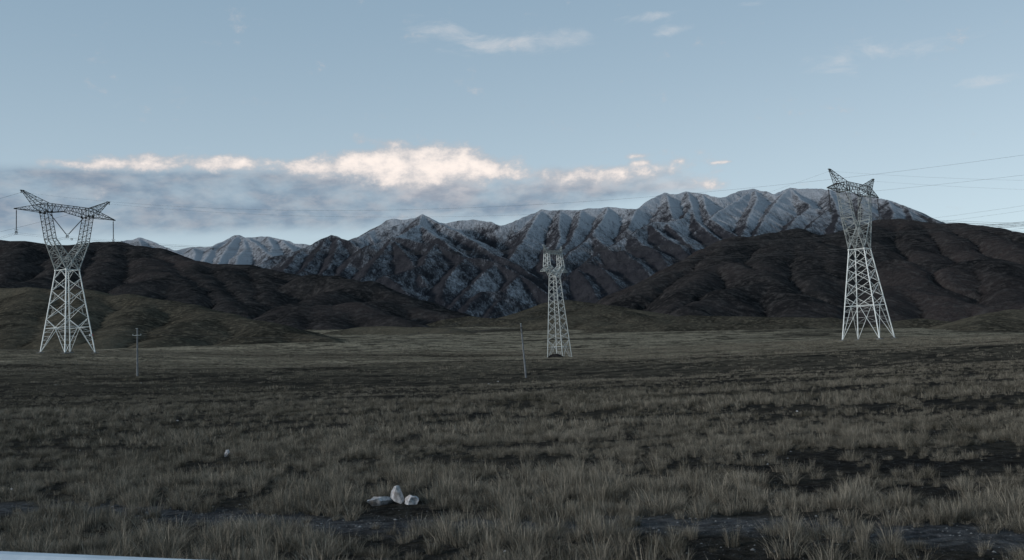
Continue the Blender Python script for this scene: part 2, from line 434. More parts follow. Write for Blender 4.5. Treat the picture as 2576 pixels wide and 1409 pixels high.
def snow_attr(P, lo, hi, bias=0):
    gy, gx = np.gradient(P.H, P.st)
    nx, ny = -gx, -gy; sl = np.hypot(gx, gy)+1e-6
    asp = (nx*.93-ny*.25)/np.maximum(sl, .35)   # wind-packed on the slopes facing away from the evening sun
    alt = np.clip((P.H-lo)/(hi-lo), 0, 1)
    return -.02+.78*alt+.40*asp+bias-.25*np.clip(sl-.9, 0, 1)
PM.build('snowy_mountains', M_snow, {'snow': snow_attr(PM, 300, 700)-.13*(1-smooth(3300, 4300, PM.Y))+.06*smooth(4300, 4900, PM.Y), 'gully': gull(PM)})
# ---- far range at the left
RF = lambda pts, mf: ridge(Z(1, pts), 4300., .34, mf)
far = [RF([(-400,520),(0,505),(60,480),(110,470),(160,485),(400,520),(600,505),(830,490),(900,495),(1010,455),(1060,455),(1110,440),(1200,465),(1300,510),(1400,552),(1540,620)], 1),
 RF([(1200,650),(1380,552),(1540,515),(1700,510),(1800,460),(1880,422),(1910,420),(1950,437),(2050,436),(2140,430),(2250,455),(2350,482),(2440,490),(2576,520),(2800,560)], 1),
 RF([(1110,440),(1130,500),(1180,560),(1260,640)], [1, .93]), RF([(1900,420),(1820,510),(1750,640),(1700,720)], [1, .9]), RF([(1950,437),(1960,520),(1900,600),(1880,700)], [1, .9]),
 RF([(2140,430),(2180,520),(2120,600),(2080,700)], [1, .9]), RF([(1980,437),(2080,520),(2200,600)], [1, .92]), RF([(1540,515),(1560,580),(1530,650)], [1, .93]),
 RF([(1700,510),(1660,580),(1600,660)], [1, .93]), RF([(2250,455),(2330,540),(2380,620)], [1, .94])]
sub = []
for rd in far: sub += spurs(rd, 240, 380, .5, r)
sub2 = []
for rd in sub: sub2 += spurs(rd, 150, 150, .5, r)
PF = Patch(-4600, 700, 4300, 8200, 11.)
PF.roofs(far+sub+sub2, .66, 5, 300, 13); PF.base(10)
PF.H += fbm(PF.X, PF.Y, 80, 4, 79)*9*np.clip((PF.H-PF.G)/60, 0, 1)
PF.flood(); PF.erode(3, .022, .42, .04)
PF.build('distant_snowy_peaks', M_snow_far, {'snow': snow_attr(PF, 100, 750, -.04), 'gully': gull(PF)})
# ---- dark hills, left
LD = lambda reg, pts, mf=1., y0=1150., s=.30: ridge(Z(reg, pts), y0, s, mf)
left = [LD(1, [(-500,500),(0,480),(200,482),(400,492),(560,488),(700,478),(800,480),(930,492),(1090,515),(1230,545),(1400,600),(1520,635),(1700,662),(1780,660),(1850,668),(1950,672),(2080,700),(2250,730),(2450,765)]),
 LD(1, [(2450,765),(2500,756),(2640,760),(2760,785),(2830,815),(2940,815),(3050,845),(3180,905),(3280,960),(3400,1020),(3560,1075),(3700,1130)], .93),
 LD(1, [(700,478),(620,560),(520,640),(420,720),(250,760),(0,800),(-300,830)], [1, .8]),
 LD(1, [(930,492),(900,600),(820,690),(760,790),(720,880)], [1, .85]),
 LD(1, [(1090,515),(1150,620),(1240,700),(1330,750),(1420,830),(1500,930)], [1, .84]),
 LD(1, [(1330,750),(1200,800),(1100,880)], [.88, .84]),
 LD(1, [(1520,635),(1560,720),(1640,800),(1760,900),(1850,980)], [1, .85]),
 LD(1, [(1780,660),(1850,760),(1900,850),(2000,960),(2100,1080)], [1, .84]),
 LD(1, [(2080,700),(2120,800),(2100,900),(2050,960)], [1, .88]),
 LD(1, [(200,482),(150,580),(60,660)], [1, .9]),
 LD(1, [(2940,815),(2700,850),(2500,920),(2320,970),(2200,1040)], [.92, .82]),
 LD(1, [(3180,905),(3000,950),(2850,980),(2780,1000),(2700,1060),(2650,1150)], [.92, .80]),
 LD(1, [(2850,980),(3000,1040),(3200,1100),(3300,1150)], [.84, .80]),
 LD(1, [(2400,1010),(2330,1090),(2290,1170)], [.82, .79]),
 LD(1, [(2560,1000),(2600,1080),(2640,1160)], [.84, .79])]
sub = []
for rd in left: sub += spurs(rd, 150, 260, .46, r)
PL = Patch(-2700, 750, 800, 3500, 6.)
PL.roofs(left+sub, .58, 30, 220, 23); PL.base(8)
PL.H += (fbm(PL.X, PL.Y, 50, 4, 81)*4+(.3-np.abs(fbm(PL.X, PL.Y, 190, 4, 181)))*16)*np.clip((PL.H-PL.G)/30, 0, 1)
PL.flood(); PL.erode(5, .06, .45, .05)
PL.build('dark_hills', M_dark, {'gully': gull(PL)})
# ---- dark hills, right
RD = lambda reg, pts, mf=1., y0=1250., s=.30: ridge(Z(reg, pts), y0, s, mf)
right = [RD(3, [(900,1080),(1000,1020),(1100,960),(1230,880),(1370,790),(1500,710),(1640,600),(1800,530),(1900,505),(2050,495),(2180,465),(2370,442),(2480,470),(2600,498),(2720,480)], .93),
 RD(4, [(980,498),(1100,480),(1250,410),(1400,370),(1640,362),(1850,385),(2050,382),(2200,400),(2380,465),(2576,470),(2900,470)], 1.02),
 RD(3, [(1800,530),(1760,640),(1650,760),(1550,850),(1450,980),(1400,1100)], [.93, .80]),
 RD(3, [(1760,640),(1900,720),(2100,780),(2260,880),(2330,980)], [.89, .80]),
 RD(3, [(2200,860),(1990,890),(1800,920),(1600,1000),(1480,1090)], [.84, .78]),
 RD(3, [(2370,442),(2250,560),(2150,640),(2120,760)], [.93, .85]),
 RD(4, [(740,442),(800,560),(850,680),(900,800),(880,900)], [.93, .82]),
 RD(4, [(740,442),(900,520),(1000,640),(1080,760)], [.93, .86]),
 RD(4, [(1400,370),(1330,500),(1380,620),(1360,700)], [1.02, .90]),
 RD(4, [(1360,700),(1530,700),(1650,770),(1750,840),(1880,960),(1980,1060)], [.90, .79]),
 RD(4, [(1360,700),(1200,800),(1000,930),(850,1020),(700,1110),(640,1160)], [.90, .78]),
 RD(4, [(1640,362),(1700,480),(1720,600),(1800,700),(1860,760)], [1.02, .90]),
 RD(4, [(1850,385),(1950,500),(2060,600),(2200,700),(2300,700)], [1.02, .90]),
 RD(4, [(2050,382),(2250,470),(2400,540),(2560,640)], [1.02, .93]),
 RD(4, [(2060,720),(2260,690),(2340,720),(2420,820),(2500,950),(2600,1040)], [.89, .80]),
 RD(4, [(2060,720),(1950,770),(1900,840)], [.88, .85]),
 RD(4, [(1500,900),(1700,940),(1900,990),(2100,1050),(2450,1095),(2700,1130)], [.82, .77]),
 RD(4, [(1500,900),(1420,980),(1380,1080)], [.82, .78])]
sub = []
for rd in right: sub += spurs(rd, 150, 260, .48, r)
PR = Patch(-150, 2100, 850, 3000, 4.5)
PR.roofs(right+sub, .62, 26, 200, 33); PR.base(8)
PR.H += (fbm(PR.X, PR.Y, 45, 4, 83)*4+(.3-np.abs(fbm(PR.X, PR.Y, 170, 4, 183)))*16)*np.clip((PR.H-PR.G)/30, 0, 1)
PR.flood(); PR.erode(5, .06, .45, .05)
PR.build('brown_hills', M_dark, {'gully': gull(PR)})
# ---- near grassy hill, left
NL = lambda reg, pts, mf=1.: ridge(Z(reg, pts), 430., .20, mf)
near = [NL(1, [(-600,840),(0,845),(300,850),(700,868),(1000,905),(1200,940),(1450,970),(1700,1020),(1900,1080),(2100,1130),(2250,1170),(2400,1205),(2560,1250)]),
 NL(1, [(1200,940),(1120,1010),(1030,1100),(950,1200),(800,1280)], [1, .93]),
 NL(1, [(1700,1020),(1600,1080),(1450,1150),(1300,1240),(1180,1300)], [1, .94]),
 NL(1, [(2100,1130),(2160,1180),(2080,1240),(1950,1300)], [1, .96]),
 NL(1, [(300,850),(200,960),(130,1080),(90,1240)], [1, .92]),
 NL(1, [(700,868),(620,980),(560,1100),(520,1230)], [1, .92]),
 NL(1, [(-300,850),(-350,1000),(-380,1200)], [1, .92])]
sub = []
for rd in near: sub += spurs(rd, 90, 90, .26, r)
PN = Patch(-760, 160, 330, 1250, 2.5)
PN.roofs(near+sub, .50, 16, 90, 43); PN.base(6)
PN.H += (fbm(PN.X, PN.Y, 14, 4, 85)*.8+(.3-np.abs(fbm(PN.X, PN.Y, 60, 3, 185)))*4)*np.clip((PN.H-PN.G)/10, 0, 1)
PN.flood(); PN.erode(4, .05, .42, .08)
PN.build('grassy_hill', M_near, {'gully': gull(PN)})
# ---- low mounds in the middle and right
MMf = lambda reg, pts, mf=1.: ridge(Z(reg, pts), 900., .20, mf)
mm = [MMf(3, [(160,1140),(300,1080),(450,1012),(520,1000),(600,1015),(850,1045),(1050,1080),(1250,1120),(1420,1150)], 1.),
 MMf(2, [(1430,1152),(1600,1090),(1750,1072),(1900,1085),(2100,1095),(2300,1100),(2420,1110)], .97),
 MMf(3, [(540,1135),(660,1088),(900,1082),(1100,1130),(1260,1175)], .93),
 MMf(2, [(750,1180),(900,1155),(1050,1152),(1090,1156),(1500,1160),(1650,1185),(1760,1212)], .85),
 MMf(3, [(1300,1150),(1500,1124),(1900,1132),(2300,1138),(2576,1143)], .95),
 MMf(3, [(900,1200),(1300,1183),(1800,1183),(2300,1200)], .86),
 MMf(4, [(1450,1190),(1600,1160),(1720,1146),(1900,1168),(2050,1180),(2150,1185)], .93),
 MMf(4, [(2180,1190),(2270,1140),(2350,1098),(2450,1078),(2600,1075),(2900,1085)], .84)]
sub = []
for rd in mm: sub += spurs(rd, 60, 60, .2, r)
PC = Patch(-260, 820, 560, 1450, 2.5)
PC.roofs(mm+sub, .30, 14, 60, 53); PC.base(6)
PC.H += fbm(PC.X, PC.Y, 10, 4, 87)*.7*np.clip((PC.H-PC.G)/6, 0, 1)
PC.flood(); PC.erode(3, .02, .42, .12)
PC.build('low_mounds', M_near, {'gully': gull(PC)})
print('terrain', _t.time()-_t0)
#@@GROUND
TL = dict(X=-127.38, Y=293.23, Zw=32.95+CAMZ, an=1.10, hb=23.37)
TR = dict(X=96.99, Y=288.88, Zw=25.48+CAMZ, an=.85, hb=25.06)
MTx, MTy, _ = unproj(1408.7, 912, 300); TMd = dict(X=MTx, Y=300., an=.985)
PLx, PLy, _ = unproj(345.5, 951, 150); PCx, PCy, _ = unproj(1323.5, 955, 140)
for q in (TL, TR, TMd): pads.append((q['X'], q['Y'], 9))
def sheet():
    a = np.linspace(-1, 1, 620); xs = np.sinh(a*7.3)/np.sinh(7.3)*9000
    b = np.linspace(0, 1, 760); ys = 4+np.sinh(b*6.6)/np.sinh(6.6)*15000
    ys = np.concatenate([-np.geomspace(400, 4, 30)+4-.0, ys])
    ys = np.unique(ys); X, Y = np.meshgrid(xs, ys); Hh = ground_h(X, Y)
    Hh = Hh-np.clip(np.hypot(X, Y)-6000, 0, None)*.05
    V = np.stack([X, Y, Hh], -1).reshape(-1, 3); ny, nx = X.shape; idx = np.arange(ny*nx).reshape(ny, nx)
    f = np.stack([idx[:-1, :-1], idx[:-1, 1:], idx[1:, 1:], idx[1:, :-1]], -1).reshape(-1, 4)
    o = mesh_obj('ground', V, f, M_ground, smooth=True); tag(o, kind='structure')
sheet()
print('ground', _t.time()-_t0)
#@@TOWERS
class Bars:
    def __init__(s): s.V = []; s.F = []
    def bar(s, p, q, r):
        p, q = Vector(p), Vector(q); d = q-p
        if d.length < 1e-4: return
        d.normalize(); up = Vector((0, 0, 1)) if abs(d.z) < .95 else Vector((1, 0, 0))
        a = d.cross(up).normalized()*r; b = d.cross(a).normalized()*r; n = len(s.V)
        for c in (p, q):
            for u, v in ((1, 1), (-1, 1), (-1, -1), (1, -1)): s.V.append(tuple(c+a*u+b*v))
        s.F += [(n, n+1, n+5, n+4), (n+1, n+2, n+6, n+5), (n+2, n+3, n+7, n+6), (n+3, n, n+4, n+7), (n+3, n+2, n+1, n), (n+4, n+5, n+6, n+7)]
    def tube(s, pts, r, k=8, closed=True):
        n0 = len(s.V); m = len(pts); R = r if isinstance(r, (list, tuple)) else [r]*m
        for i, p in enumerate(pts):
            d = (Vector(pts[min(i+1, m-1)])-Vector(pts[max(i-1, 0)])).normalized(); up = Vector((0, 0, 1)) if abs(d.z) < .95 else Vector((1, 0, 0))
            a = d.cross(up).normalized(); b = d.cross(a).normalized()
            for j in range(k):
                t = 2*math.pi*j/k; s.V.append(tuple(Vector(p)+a*math.cos(t)*R[i]+b*math.sin(t)*R[i]))
        for i in range(m-1):
            for j in range(k): s.F.append((n0+i*k+j, n0+i*k+(j+1) % k, n0+(i+1)*k+(j+1) % k, n0+(i+1)*k+j))
        if closed: s.F.append(tuple(n0+j for j in range(k))[::-1]); s.F.append(tuple(n0+(m-1)*k+j for j in range(k)))
    def box(s, c, h):
        n = len(s.V)
        for z in (-1, 1):
            for x, y in ((-1, -1), (1, -1), (1, 1), (-1, 1)): s.V.append((c[0]+x*h[0], c[1]+y*h[1], c[2]+z*h[2]))
        s.F += [(n+3, n+2, n+1, n), (n+4, n+5, n+6, n+7), (n, n+1, n+5, n+4), (n+1, n+2, n+6, n+5), (n+2, n+3, n+7, n+6), (n+3, n, n+4, n+7)]
    def build(s, name, m, parent=None): return mesh_obj(name, s.V, s.F, m, parent)
def lerp(p, q, t): return tuple(p[i]+(q[i]-p[i])*t for i in range(3))
def zig(B, A0, A1, B0, B1, n, r, rung=False, cross=False, flip=False):
    """lacing between chord A0-A1 and chord B0-B1"""
    for i in range(n):
        a, b = lerp(A0, A1, i/n), lerp(A0, A1, (i+1)/n); c, d = lerp(B0, B1, i/n), lerp(B0, B1, (i+1)/n)
        if cross: B.bar(a, d, r); B.bar(c, b, r)
        elif (i % 2 == 0) != flip: B.bar(a, d, r)
        else: B.bar(c, b, r)
        if rung and i: B.bar(a, c, r*.8)
def box_truss(B, P0, P1, n, rc, rb, rung=False, cross=False):
    """P0, P1: four corners (in order round) at each end"""
    for i in range(4):
        B.bar(P0[i], P1[i], rc); j = (i+1) % 4
        zig(B, P0[i], P1[i], P0[j], P1[j], n, rb, rung, cross, i % 2 == 1)
def sq(u0, u1, v, z0, z1=None):
    z1 = z0 if z1 is None else z1
    return [(u0, -v, z0), (u1, -v, z1), (u1, v, z1), (u0, v, z0)]
def lattice_body(root, hb, sw, kt, ring, nodes, rl, rb, rs, mat_l, foot_z):
    """square tapering body from the ring to the waist; legs are parts of their own"""
    w = lambda z: sw+kt*(hb-z)
    c = lambda i, z: ((-1, 1, 1, -1)[i]*w(z), (-1, -1, 1, 1)[i]*w(z), z)
    mid = lambda i, j, z: lerp(c(i, z), c(j, z), .5)
    B = Bars()
    for i in range(4):
        j = (i+1) % 4
        B.bar(c(i, ring), c(i, hb), rl)
        B.bar(c(i, ring), c(j, ring), rb*1.15); B.bar(c(i, hb), c(j, hb), rb*1.6)
        B.bar(mid(i, j, ring), c(i, nodes[0]), rb*1.1); B.bar(mid(i, j, ring), c(j, nodes[0]), rb*1.1)
        for a in (i, j):   # redundants of the lowest panel
            for f in (.33, .66):
                p = lerp(c(a, ring), c(a, nodes[0]), f); q = lerp(mid(i, j, ring), c(a, nodes[0]), f); B.bar(p, q, rs)
            B.bar(lerp(c(a, ring), c(a, nodes[0]), .33), lerp(mid(i, j, ring), c(a, nodes[0]), .66), rs)
        for z0, z1 in zip(nodes[:-1], nodes[1:]):
            B.bar(c(i, z0), c(j, z1), rb); B.bar(c(j, z0), c(i, z1), rb)
            for a, b in ((i, j), (j, i)):
                m = .5*(z0+z1)
                for lo, s_ in ((z0, 1), (z1, -1)):
                    p = lerp(c(a, z0), c(b, z1), .24) if s_ > 0 else lerp(c(a, z1), c(b, z0), .24)
                    q = c(a, lo+(z1-z0)*.27*s_); B.bar(p, q, rs)
                B.bar(lerp(c(a, z0), c(b, z1), .24), lerp(c(a, z1), c(b, z0), .24), rs)
        zt = nodes[-1]
        if hb-zt > .3:
            B.bar(c(i, zt), mid(i, j, hb), rb); B.bar(c(j, zt), mid(i, j, hb), rb)
            B.bar(lerp(c(i, zt), c(i, hb), .5), lerp(c(i, zt), mid(i, j, hb), .5), rs); B.bar(lerp(c(j, zt), c(j, hb), .5), lerp(c(j, zt), mid(i, j, hb), .5), rs)
    B.bar(c(0, ring), c(2, ring), rs); B.bar(c(1, ring), c(3, ring), rs); B.bar(c(0, hb), c(2, hb), rs*1.3); B.bar(c(1, hb), c(3, hb), rs*1.3)
    for i in range(4):  # gusset plates at the waist
        B.box(c(i, hb), (rl*1.9, rl*1.9, rl*1.5))
    B.build('lattice_body', mat_l, root)
    for i in range(4):
        L = Bars(); fz = foot_z[i]; base = (c(i, 0)[0]*(1+kt*(-fz)/w(0)), c(i, 0)[1]*(1+kt*(-fz)/w(0)), fz)
        top = c(i, ring); L.bar(base, top, rl)
        for j in ((i+1) % 4, (i-1) % 4):
            m = mid(i, j, ring); L.bar(base, m, rb*1.1)
            for k in range(2, 6):
                f = k/6; p = lerp(base, top, f); q = lerp(base, m, f); L.bar(p, q, rs*(1.2 if k == 4 else 1))
                if k == 4: L.bar(lerp(base, top, (k-1)/6), q, rs*.9)
            if True:
                L.bar(lerp(base, top, 5/6), m, rs)
        lo = L.build('leg', mat_l, root)
        f_ = Bars(); f_.box((base[0], base[1], fz-.35), (.95*rl/.16, .95*rl/.16, .5)); f_.box((base[0], base[1], fz+.2), (rl*1.7, rl*1.7, .12))
        f_.build('footing', M_conc, lo)
def insulator(root, top, bot, name='insulator_string', ring_=True):
    B = Bars(); top, bot = Vector(top), Vector(bot); L = (bot-top).length; n = int(L/.22)
    pts = [top.lerp(bot, t) for t in (0, .06)]; B.tube([tuple(p) for p in pts], .05, 6)
    P = []; R = []
    for i in range(n*2+1):
        P.append(tuple(top.lerp(bot, .05+.9*i/(2*n)))); R.append(.15 if i % 2 else .085)
    B.tube(P, R, 8)
    B.tube([tuple(top.lerp(bot, .94)), tuple(bot)], .05, 6)
    o = B.build(name, M_ins, root)
    return o
def yoke(root, p, w):
    B = Bars(); x, y, z = p
    B.box((x, y, z-.15), (.35*w, .06, .1)); B.box((x, y, z-.5), (.28*w, .06, .07))
    for s_ in (-1, 1):
        for zz in (-.45, -.9): B.box((x+.24*w*s_, y, z+zz), (.05, .35, .05))
        B.bar((x+.24*w*s_, y, z-.1), (x+.24*w*s_, y, z-.95), .04)
    k = 16
    B.tube([(x+.5*w*math.cos(2*math.pi*i/k), y+.5*w*math.sin(2*math.pi*i/k), z+.25) for i in range(k+1)], .035, 5)
    return B.build('suspension_clamp', M_steel_dark, root)
def cup_tower(q, label, fz):
    hb = q['hb']; H = 21.4
    root = empty('transmission_tower', (q['X'], q['Y'], q['Zw']-hb), q['an'])
    tag(root, label, 'pylon', 'lattice pylons standing on the plain')
    ex = hb-23.37; ring = 7.0+1.35*ex; z0 = 9.6+1.3*ex
    nodes = [z0, z0+(20.9+ex*1.05-z0)*.37, z0+(20.9+ex*1.05-z0)*.71, 20.9+ex*1.05]
    sw, kt = 2.2, .122
    lattice_body(root, hb, sw, kt, ring, nodes, .12, .046, .017, M_steel, fz)
    W = hb; v1 = 1.65
    kz, ko, ki = W+8.6, 6.35, 5.0        # knee of the fork
    az, ao, ai = W+15.9, 7.9, 6.5        # underside of the crossarm
    B = Bars(); D_ = Bars()
    for s in (-1, 1):
        wc = sw
        for v in (-1, 1):
            B.bar((s*wc, v*sw, W), (s*ko, v*v1, kz), .12)                        # outer chord
            crotch = (0, v*sw*.97, W+2.5)
            B.bar((-s*wc, v*sw, W), crotch, .13); B.bar(crotch, (s*ki, v*v1, kz-.1), .12)   # inner chord runs on from the opposite corner
            n = 5
            A0, A1 = (s*wc, v*sw, W), (s*ko, v*v1, kz); C0, C1 = crotch, (s*ki, v*v1, kz)
            zig(B, A0, A1, C0, C1, n, .05, True)
            for i in range(n): B.bar(lerp(A0, A1, (i+.5)/n), lerp(C0, C1, (i+.5)/n), .032)
        zig(B, (s*wc, -sw, W), (s*ko, -v1, kz), (s*wc, sw, W), (s*ko, v1, kz), 5, .05, True)
        zig(B, (0, -sw*.97, W+2.5), (s*ki, -v1, kz), (0, sw*.97, W+2.5), (s*ki, v1, kz), 5, .05, True)
        D_ = Bars(); box_truss(D_, sq(s*ki, s*ko, v1, kz), sq(s*ai, s*ao, v1-.1, az), 9, .075, .03, True)
        for z_ in (kz, az): 
            pp = sq(s*(ki if z_ == kz else ai), s*(ko if z_ == kz else ao), v1, z_)
            for i in range(4): D_.bar(pp[i], pp[(i+1) % 4], .06)
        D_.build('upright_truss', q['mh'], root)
    B.bar((0, -sw, W+2.5), (0, sw, W+2.5), .06)
    for v in (-1, 1): B.box((0, v*sw*.97, W+2.5), (.3, .1, .3))
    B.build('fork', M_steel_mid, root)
    # crossarm
    X = Bars(); zt = W+18.4; zb = W+16.02; tip = 16.88; v2 = 1.5; uo = 7.9; ui = 6.2
    for v in (-1, 1):
        X.bar((-uo, v*v2, zt), (uo, v*v2, zt), .075)
        for s in (-1, 1):
            X.bar((s*ui, v*v2, zb), (0, v*v2, zb+1.0), .075); X.bar((s*ui, v*v2, zb), (s*uo, v*v2, zb), .075)
            zig(X, (s*ui, v*v2, zb), (0, v*v2, zb+1.0), (s*ui, v*v2, zt), (0, v*v2, zt), 6, .034, True)
            X.bar((s*uo, v*v2, zb), (s*tip, v*.12, zb), .065); X.bar((s*uo, v*v2, zt), (s*tip, v*.12, zb+.15), .065)
            zig(X, (s*uo, v*v2, zb), (s*tip, v*.12, zb), (s*uo, v*v2, zt), (s*tip, v*.12, zb+.12), 7, .03, True)
            X.bar((s*uo, v*v2, zb), (s*uo, v*v2, zt), .07); X.bar((s*ui, v*v2, zb), (s*ui, v*v2, zt), .07); X.bar((s*ui, v*v2, zb), (s*uo, v*v2, zt), .05); X.bar((s*uo, v*v2, zb), (s*ui, v*v2, zt), .05)
            X.box((s*(uo-.1), v*v2, zb), (.32, .1, .28)); X.box((s*(ui+.1), v*v2, zb), (.32, .1, .28))
    zig(X, (-uo, -v2, zt), (uo, -v2, zt), (-uo, v2, zt), (uo, v2, zt), 12, .03)
    for s in (-1, 1):
        zig(X, (s*ui, -v2, zb), (0, -v2, zb+1), (s*ui, v2, zb), (0, v2, zb+1), 5, .03)
        for z_, zz in ((zb, zb), (zt, zb+.15)): zig(X, (s*uo, -v2, z_), (s*tip, -.12, zz), (s*uo, v2, z_), (s*tip, .12, zz), 7, .028, True)
        X.box((s*tip, 0, zb), (.4, .16, .14))
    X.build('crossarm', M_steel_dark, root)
    for s in (-1, 1):
        E_ = Bars(); top = (s*14.57, 0, W+21.35)
        a = [(s*7.0, -v2, zt), (s*7.0, v2, zt), (s*10.3, -1.05, W+17.15), (s*10.3, 1.05, W+17.15)]
        tp = [(top[0]-s*.1, -.2, top[2]), (top[0]-s*.1, .2, top[2]), (top[0]+s*.15, -.2, top[2]-.2), (top[0]+s*.15, .2, top[2]-.2)]
        for i in range(4): E_.bar(a[i], tp[i], .06)
        for i, j in ((0, 1), (2, 3), (0, 2), (1, 3)): zig(E_, a[i], tp[i], a[j], tp[j], 8, .028, True)
        for v in (0, 1): E_.bar(a[2+v], (s*7.2, (-1, 1)[v]*v2, zb), .08)
        E_.box((top[0]+s*.2, 0, top[2]), (.55, .22, .1)); E_.box((top[0]+s*.5, 0, top[2]-.45), (.08, .1, .35))
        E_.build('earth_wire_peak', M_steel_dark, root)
    out = {}
    for s in (-1, 1):
        tpn = (s*(tip-.35), 0, zb-.15); bt = (s*(tip-.35), 0, zb-6.1)
        o = insulator(root, tpn, bt); yoke(o, bt, 1.); out[s] = (bt[0], 0, bt[2]-.7)
    bt = (0, 0, W+10.2)
    for s in (-1, 1):
        o = insulator(root, (s*5.9, 0, zb-.2), (s*.25, 0, bt[2]))
        if s == 1: yoke(o, bt, 1.2)
    out[0] = (0, 0, bt[2]-.7)
    out['e-'] = (-14.9, 0, W+20.8); out['e+'] = (14.9, 0, W+20.8)
    ca, sa = math.cos(q['an']), math.sin(q['an'])
    return {k: (q['X']+u*ca-v*sa, q['Y']+u*sa+v*ca, q['Zw']-hb+z) for k, (u, v, z) in out.items()}, root
def foot_levels(q, sw=2.2, kt=.122):
    out = []; base = q['Zw']-q['hb']; w = sw+kt*q['hb']
    for sx, sy in ((-1, -1), (1, -1), (1, 1), (-1, 1)):
        u, v = sx*w, sy*w; x = q['X']+u*math.cos(q['an'])-v*math.sin(q['an']); y = q['Y']+u*math.sin(q['an'])+v*math.cos(q['an'])
        out.append(gz(x, y)-base+.12)
    return out
fl = foot_levels(TL); fr = foot_levels(TR); print('feet', fl, fr)
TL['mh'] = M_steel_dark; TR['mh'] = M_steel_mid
aL, rootL = cup_tower(TL, 'broad fork-headed steel pylon beside the grassy hill, carrying a small white and red plate', fl)
aR, rootR = cup_tower(TR, 'tall fork-headed steel pylon standing before the brown hill, bright lower frame', fr)
# notice plate on the left pylon
pl = Bars(); pl.box((0, 0, 0), (.5, .03, .32)); po = pl.build('notice_plate', M_white, rootL); po.location = (3.9, -4.75, 4.6)
pr_ = Bars(); pr_.box((.68, 0, 0), (.17, .03, .3)); pr_.build('red_panel', M_red, po)
# middle pylon: cat-head type
def cat_tower():
    q = TMd; z0 = gz(q['X'], q['Y'])+.05; root = empty('transmission_tower', (q['X'], q['Y'], z0), q['an'])
    tag(root, 'slender pale pylon with a closed loop head, in front of the snowy mountain', 'pylon', 'lattice pylons standing on the plain')
    hb = 24.6; sw = 1.15; kt = (2.6-1.15)/24.6; ring = 4.3
    c_ = math.cos(q['an']); s_ = math.sin(q['an']); fz = []
    for sx, sy in ((-1, -1), (1, -1), (1, 1), (-1, 1)):
        u, v = sx*2.6, sy*2.6; fz.append(gz(q['X']+u*c_-v*s_, q['Y']+u*s_+v*c_)-z0+.1)
    nodes = [6.3, 8.4, 11.7, 13.9, 16.1, 18.2, 20.2, 22.2, 23.9]
    lattice_body(root, hb, sw, kt, ring, nodes, .08, .032, .010, M_steel_cat, fz)
    W = hb; B = Bars(); kz = W+2.8; a = .8
    for s in (-1, 1):
        for v in (-1, 1):
            B.bar((s*sw, v*sw, W), (s*4.6, v*a, kz), .09); B.bar((-s*sw, v*sw, W), (0, v*sw, W+1.2), .09); B.bar((0, v*sw, W+1.2), (s*3.1, v*a, kz+.4), .09)
            zig(B, (s*sw, v*sw, W), (s*4.6, v*a, kz), (0, v*sw, W+1.2), (s*3.1, v*a, kz+.4), 4, .04, True)
        zig(B, (s*sw, -sw, W), (s*4.6, -a, kz), (s*sw, sw, W), (s*4.6, a, kz), 3, .05, True)
        zig(B, (0, -sw, W+1.2), (s*3.1, -a, kz+.4), (0, sw, W+1.2), (s*3.1, a, kz+.4), 3, .05, True)
        box_truss(B, sq(s*3.1, s*4.6, a, kz+.2, kz), sq(s*3.0, s*4.0, .62, W+6.7), 5, .09, .05, False)
    B.build('loop_frame', M_steel_cat, root)
    X = Bars(); zt = W+7.5; zb = W+6.6
    box_truss(X, [(-4.2, -.65, zb), (-4.2, .65, zb), (-4.2, .6, zt), (-4.2, -.6, zt)], [(4.2, -.65, zb), (4.2, .65, zb), (4.2, .6, zt), (4.2, -.6, zt)], 9, .08, .045, True)
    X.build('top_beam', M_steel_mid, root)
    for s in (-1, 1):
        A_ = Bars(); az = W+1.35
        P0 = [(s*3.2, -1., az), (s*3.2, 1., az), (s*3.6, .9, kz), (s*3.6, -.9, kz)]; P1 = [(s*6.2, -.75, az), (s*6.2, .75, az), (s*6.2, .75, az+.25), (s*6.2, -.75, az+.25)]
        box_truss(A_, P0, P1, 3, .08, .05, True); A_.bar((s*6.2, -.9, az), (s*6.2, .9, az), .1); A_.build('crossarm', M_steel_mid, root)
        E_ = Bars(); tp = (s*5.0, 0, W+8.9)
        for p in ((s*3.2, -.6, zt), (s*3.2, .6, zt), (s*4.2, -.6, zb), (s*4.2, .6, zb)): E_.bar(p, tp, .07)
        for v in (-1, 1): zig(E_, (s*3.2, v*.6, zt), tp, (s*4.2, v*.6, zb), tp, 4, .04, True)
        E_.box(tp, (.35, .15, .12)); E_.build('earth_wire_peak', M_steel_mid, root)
        insulator(root, (s*5.9, 0, az-.05), (s*5.9, 0, az-2.1))
    insulator(root, (0, 0, zb), (0, 0, zb-2.1))
    cw = lambda u, z: (q['X']+u*c_, q['Y']+u*s_, z0+z)
    return {-1: cw(-5.9, W-.8), 1: cw(5.9, W-.8), 0: cw(0, zb-2.2), 'e-': cw(-5, W+8.9), 'e+': cw(5, W+8.9)}, root
aM, rootM = cat_tower()
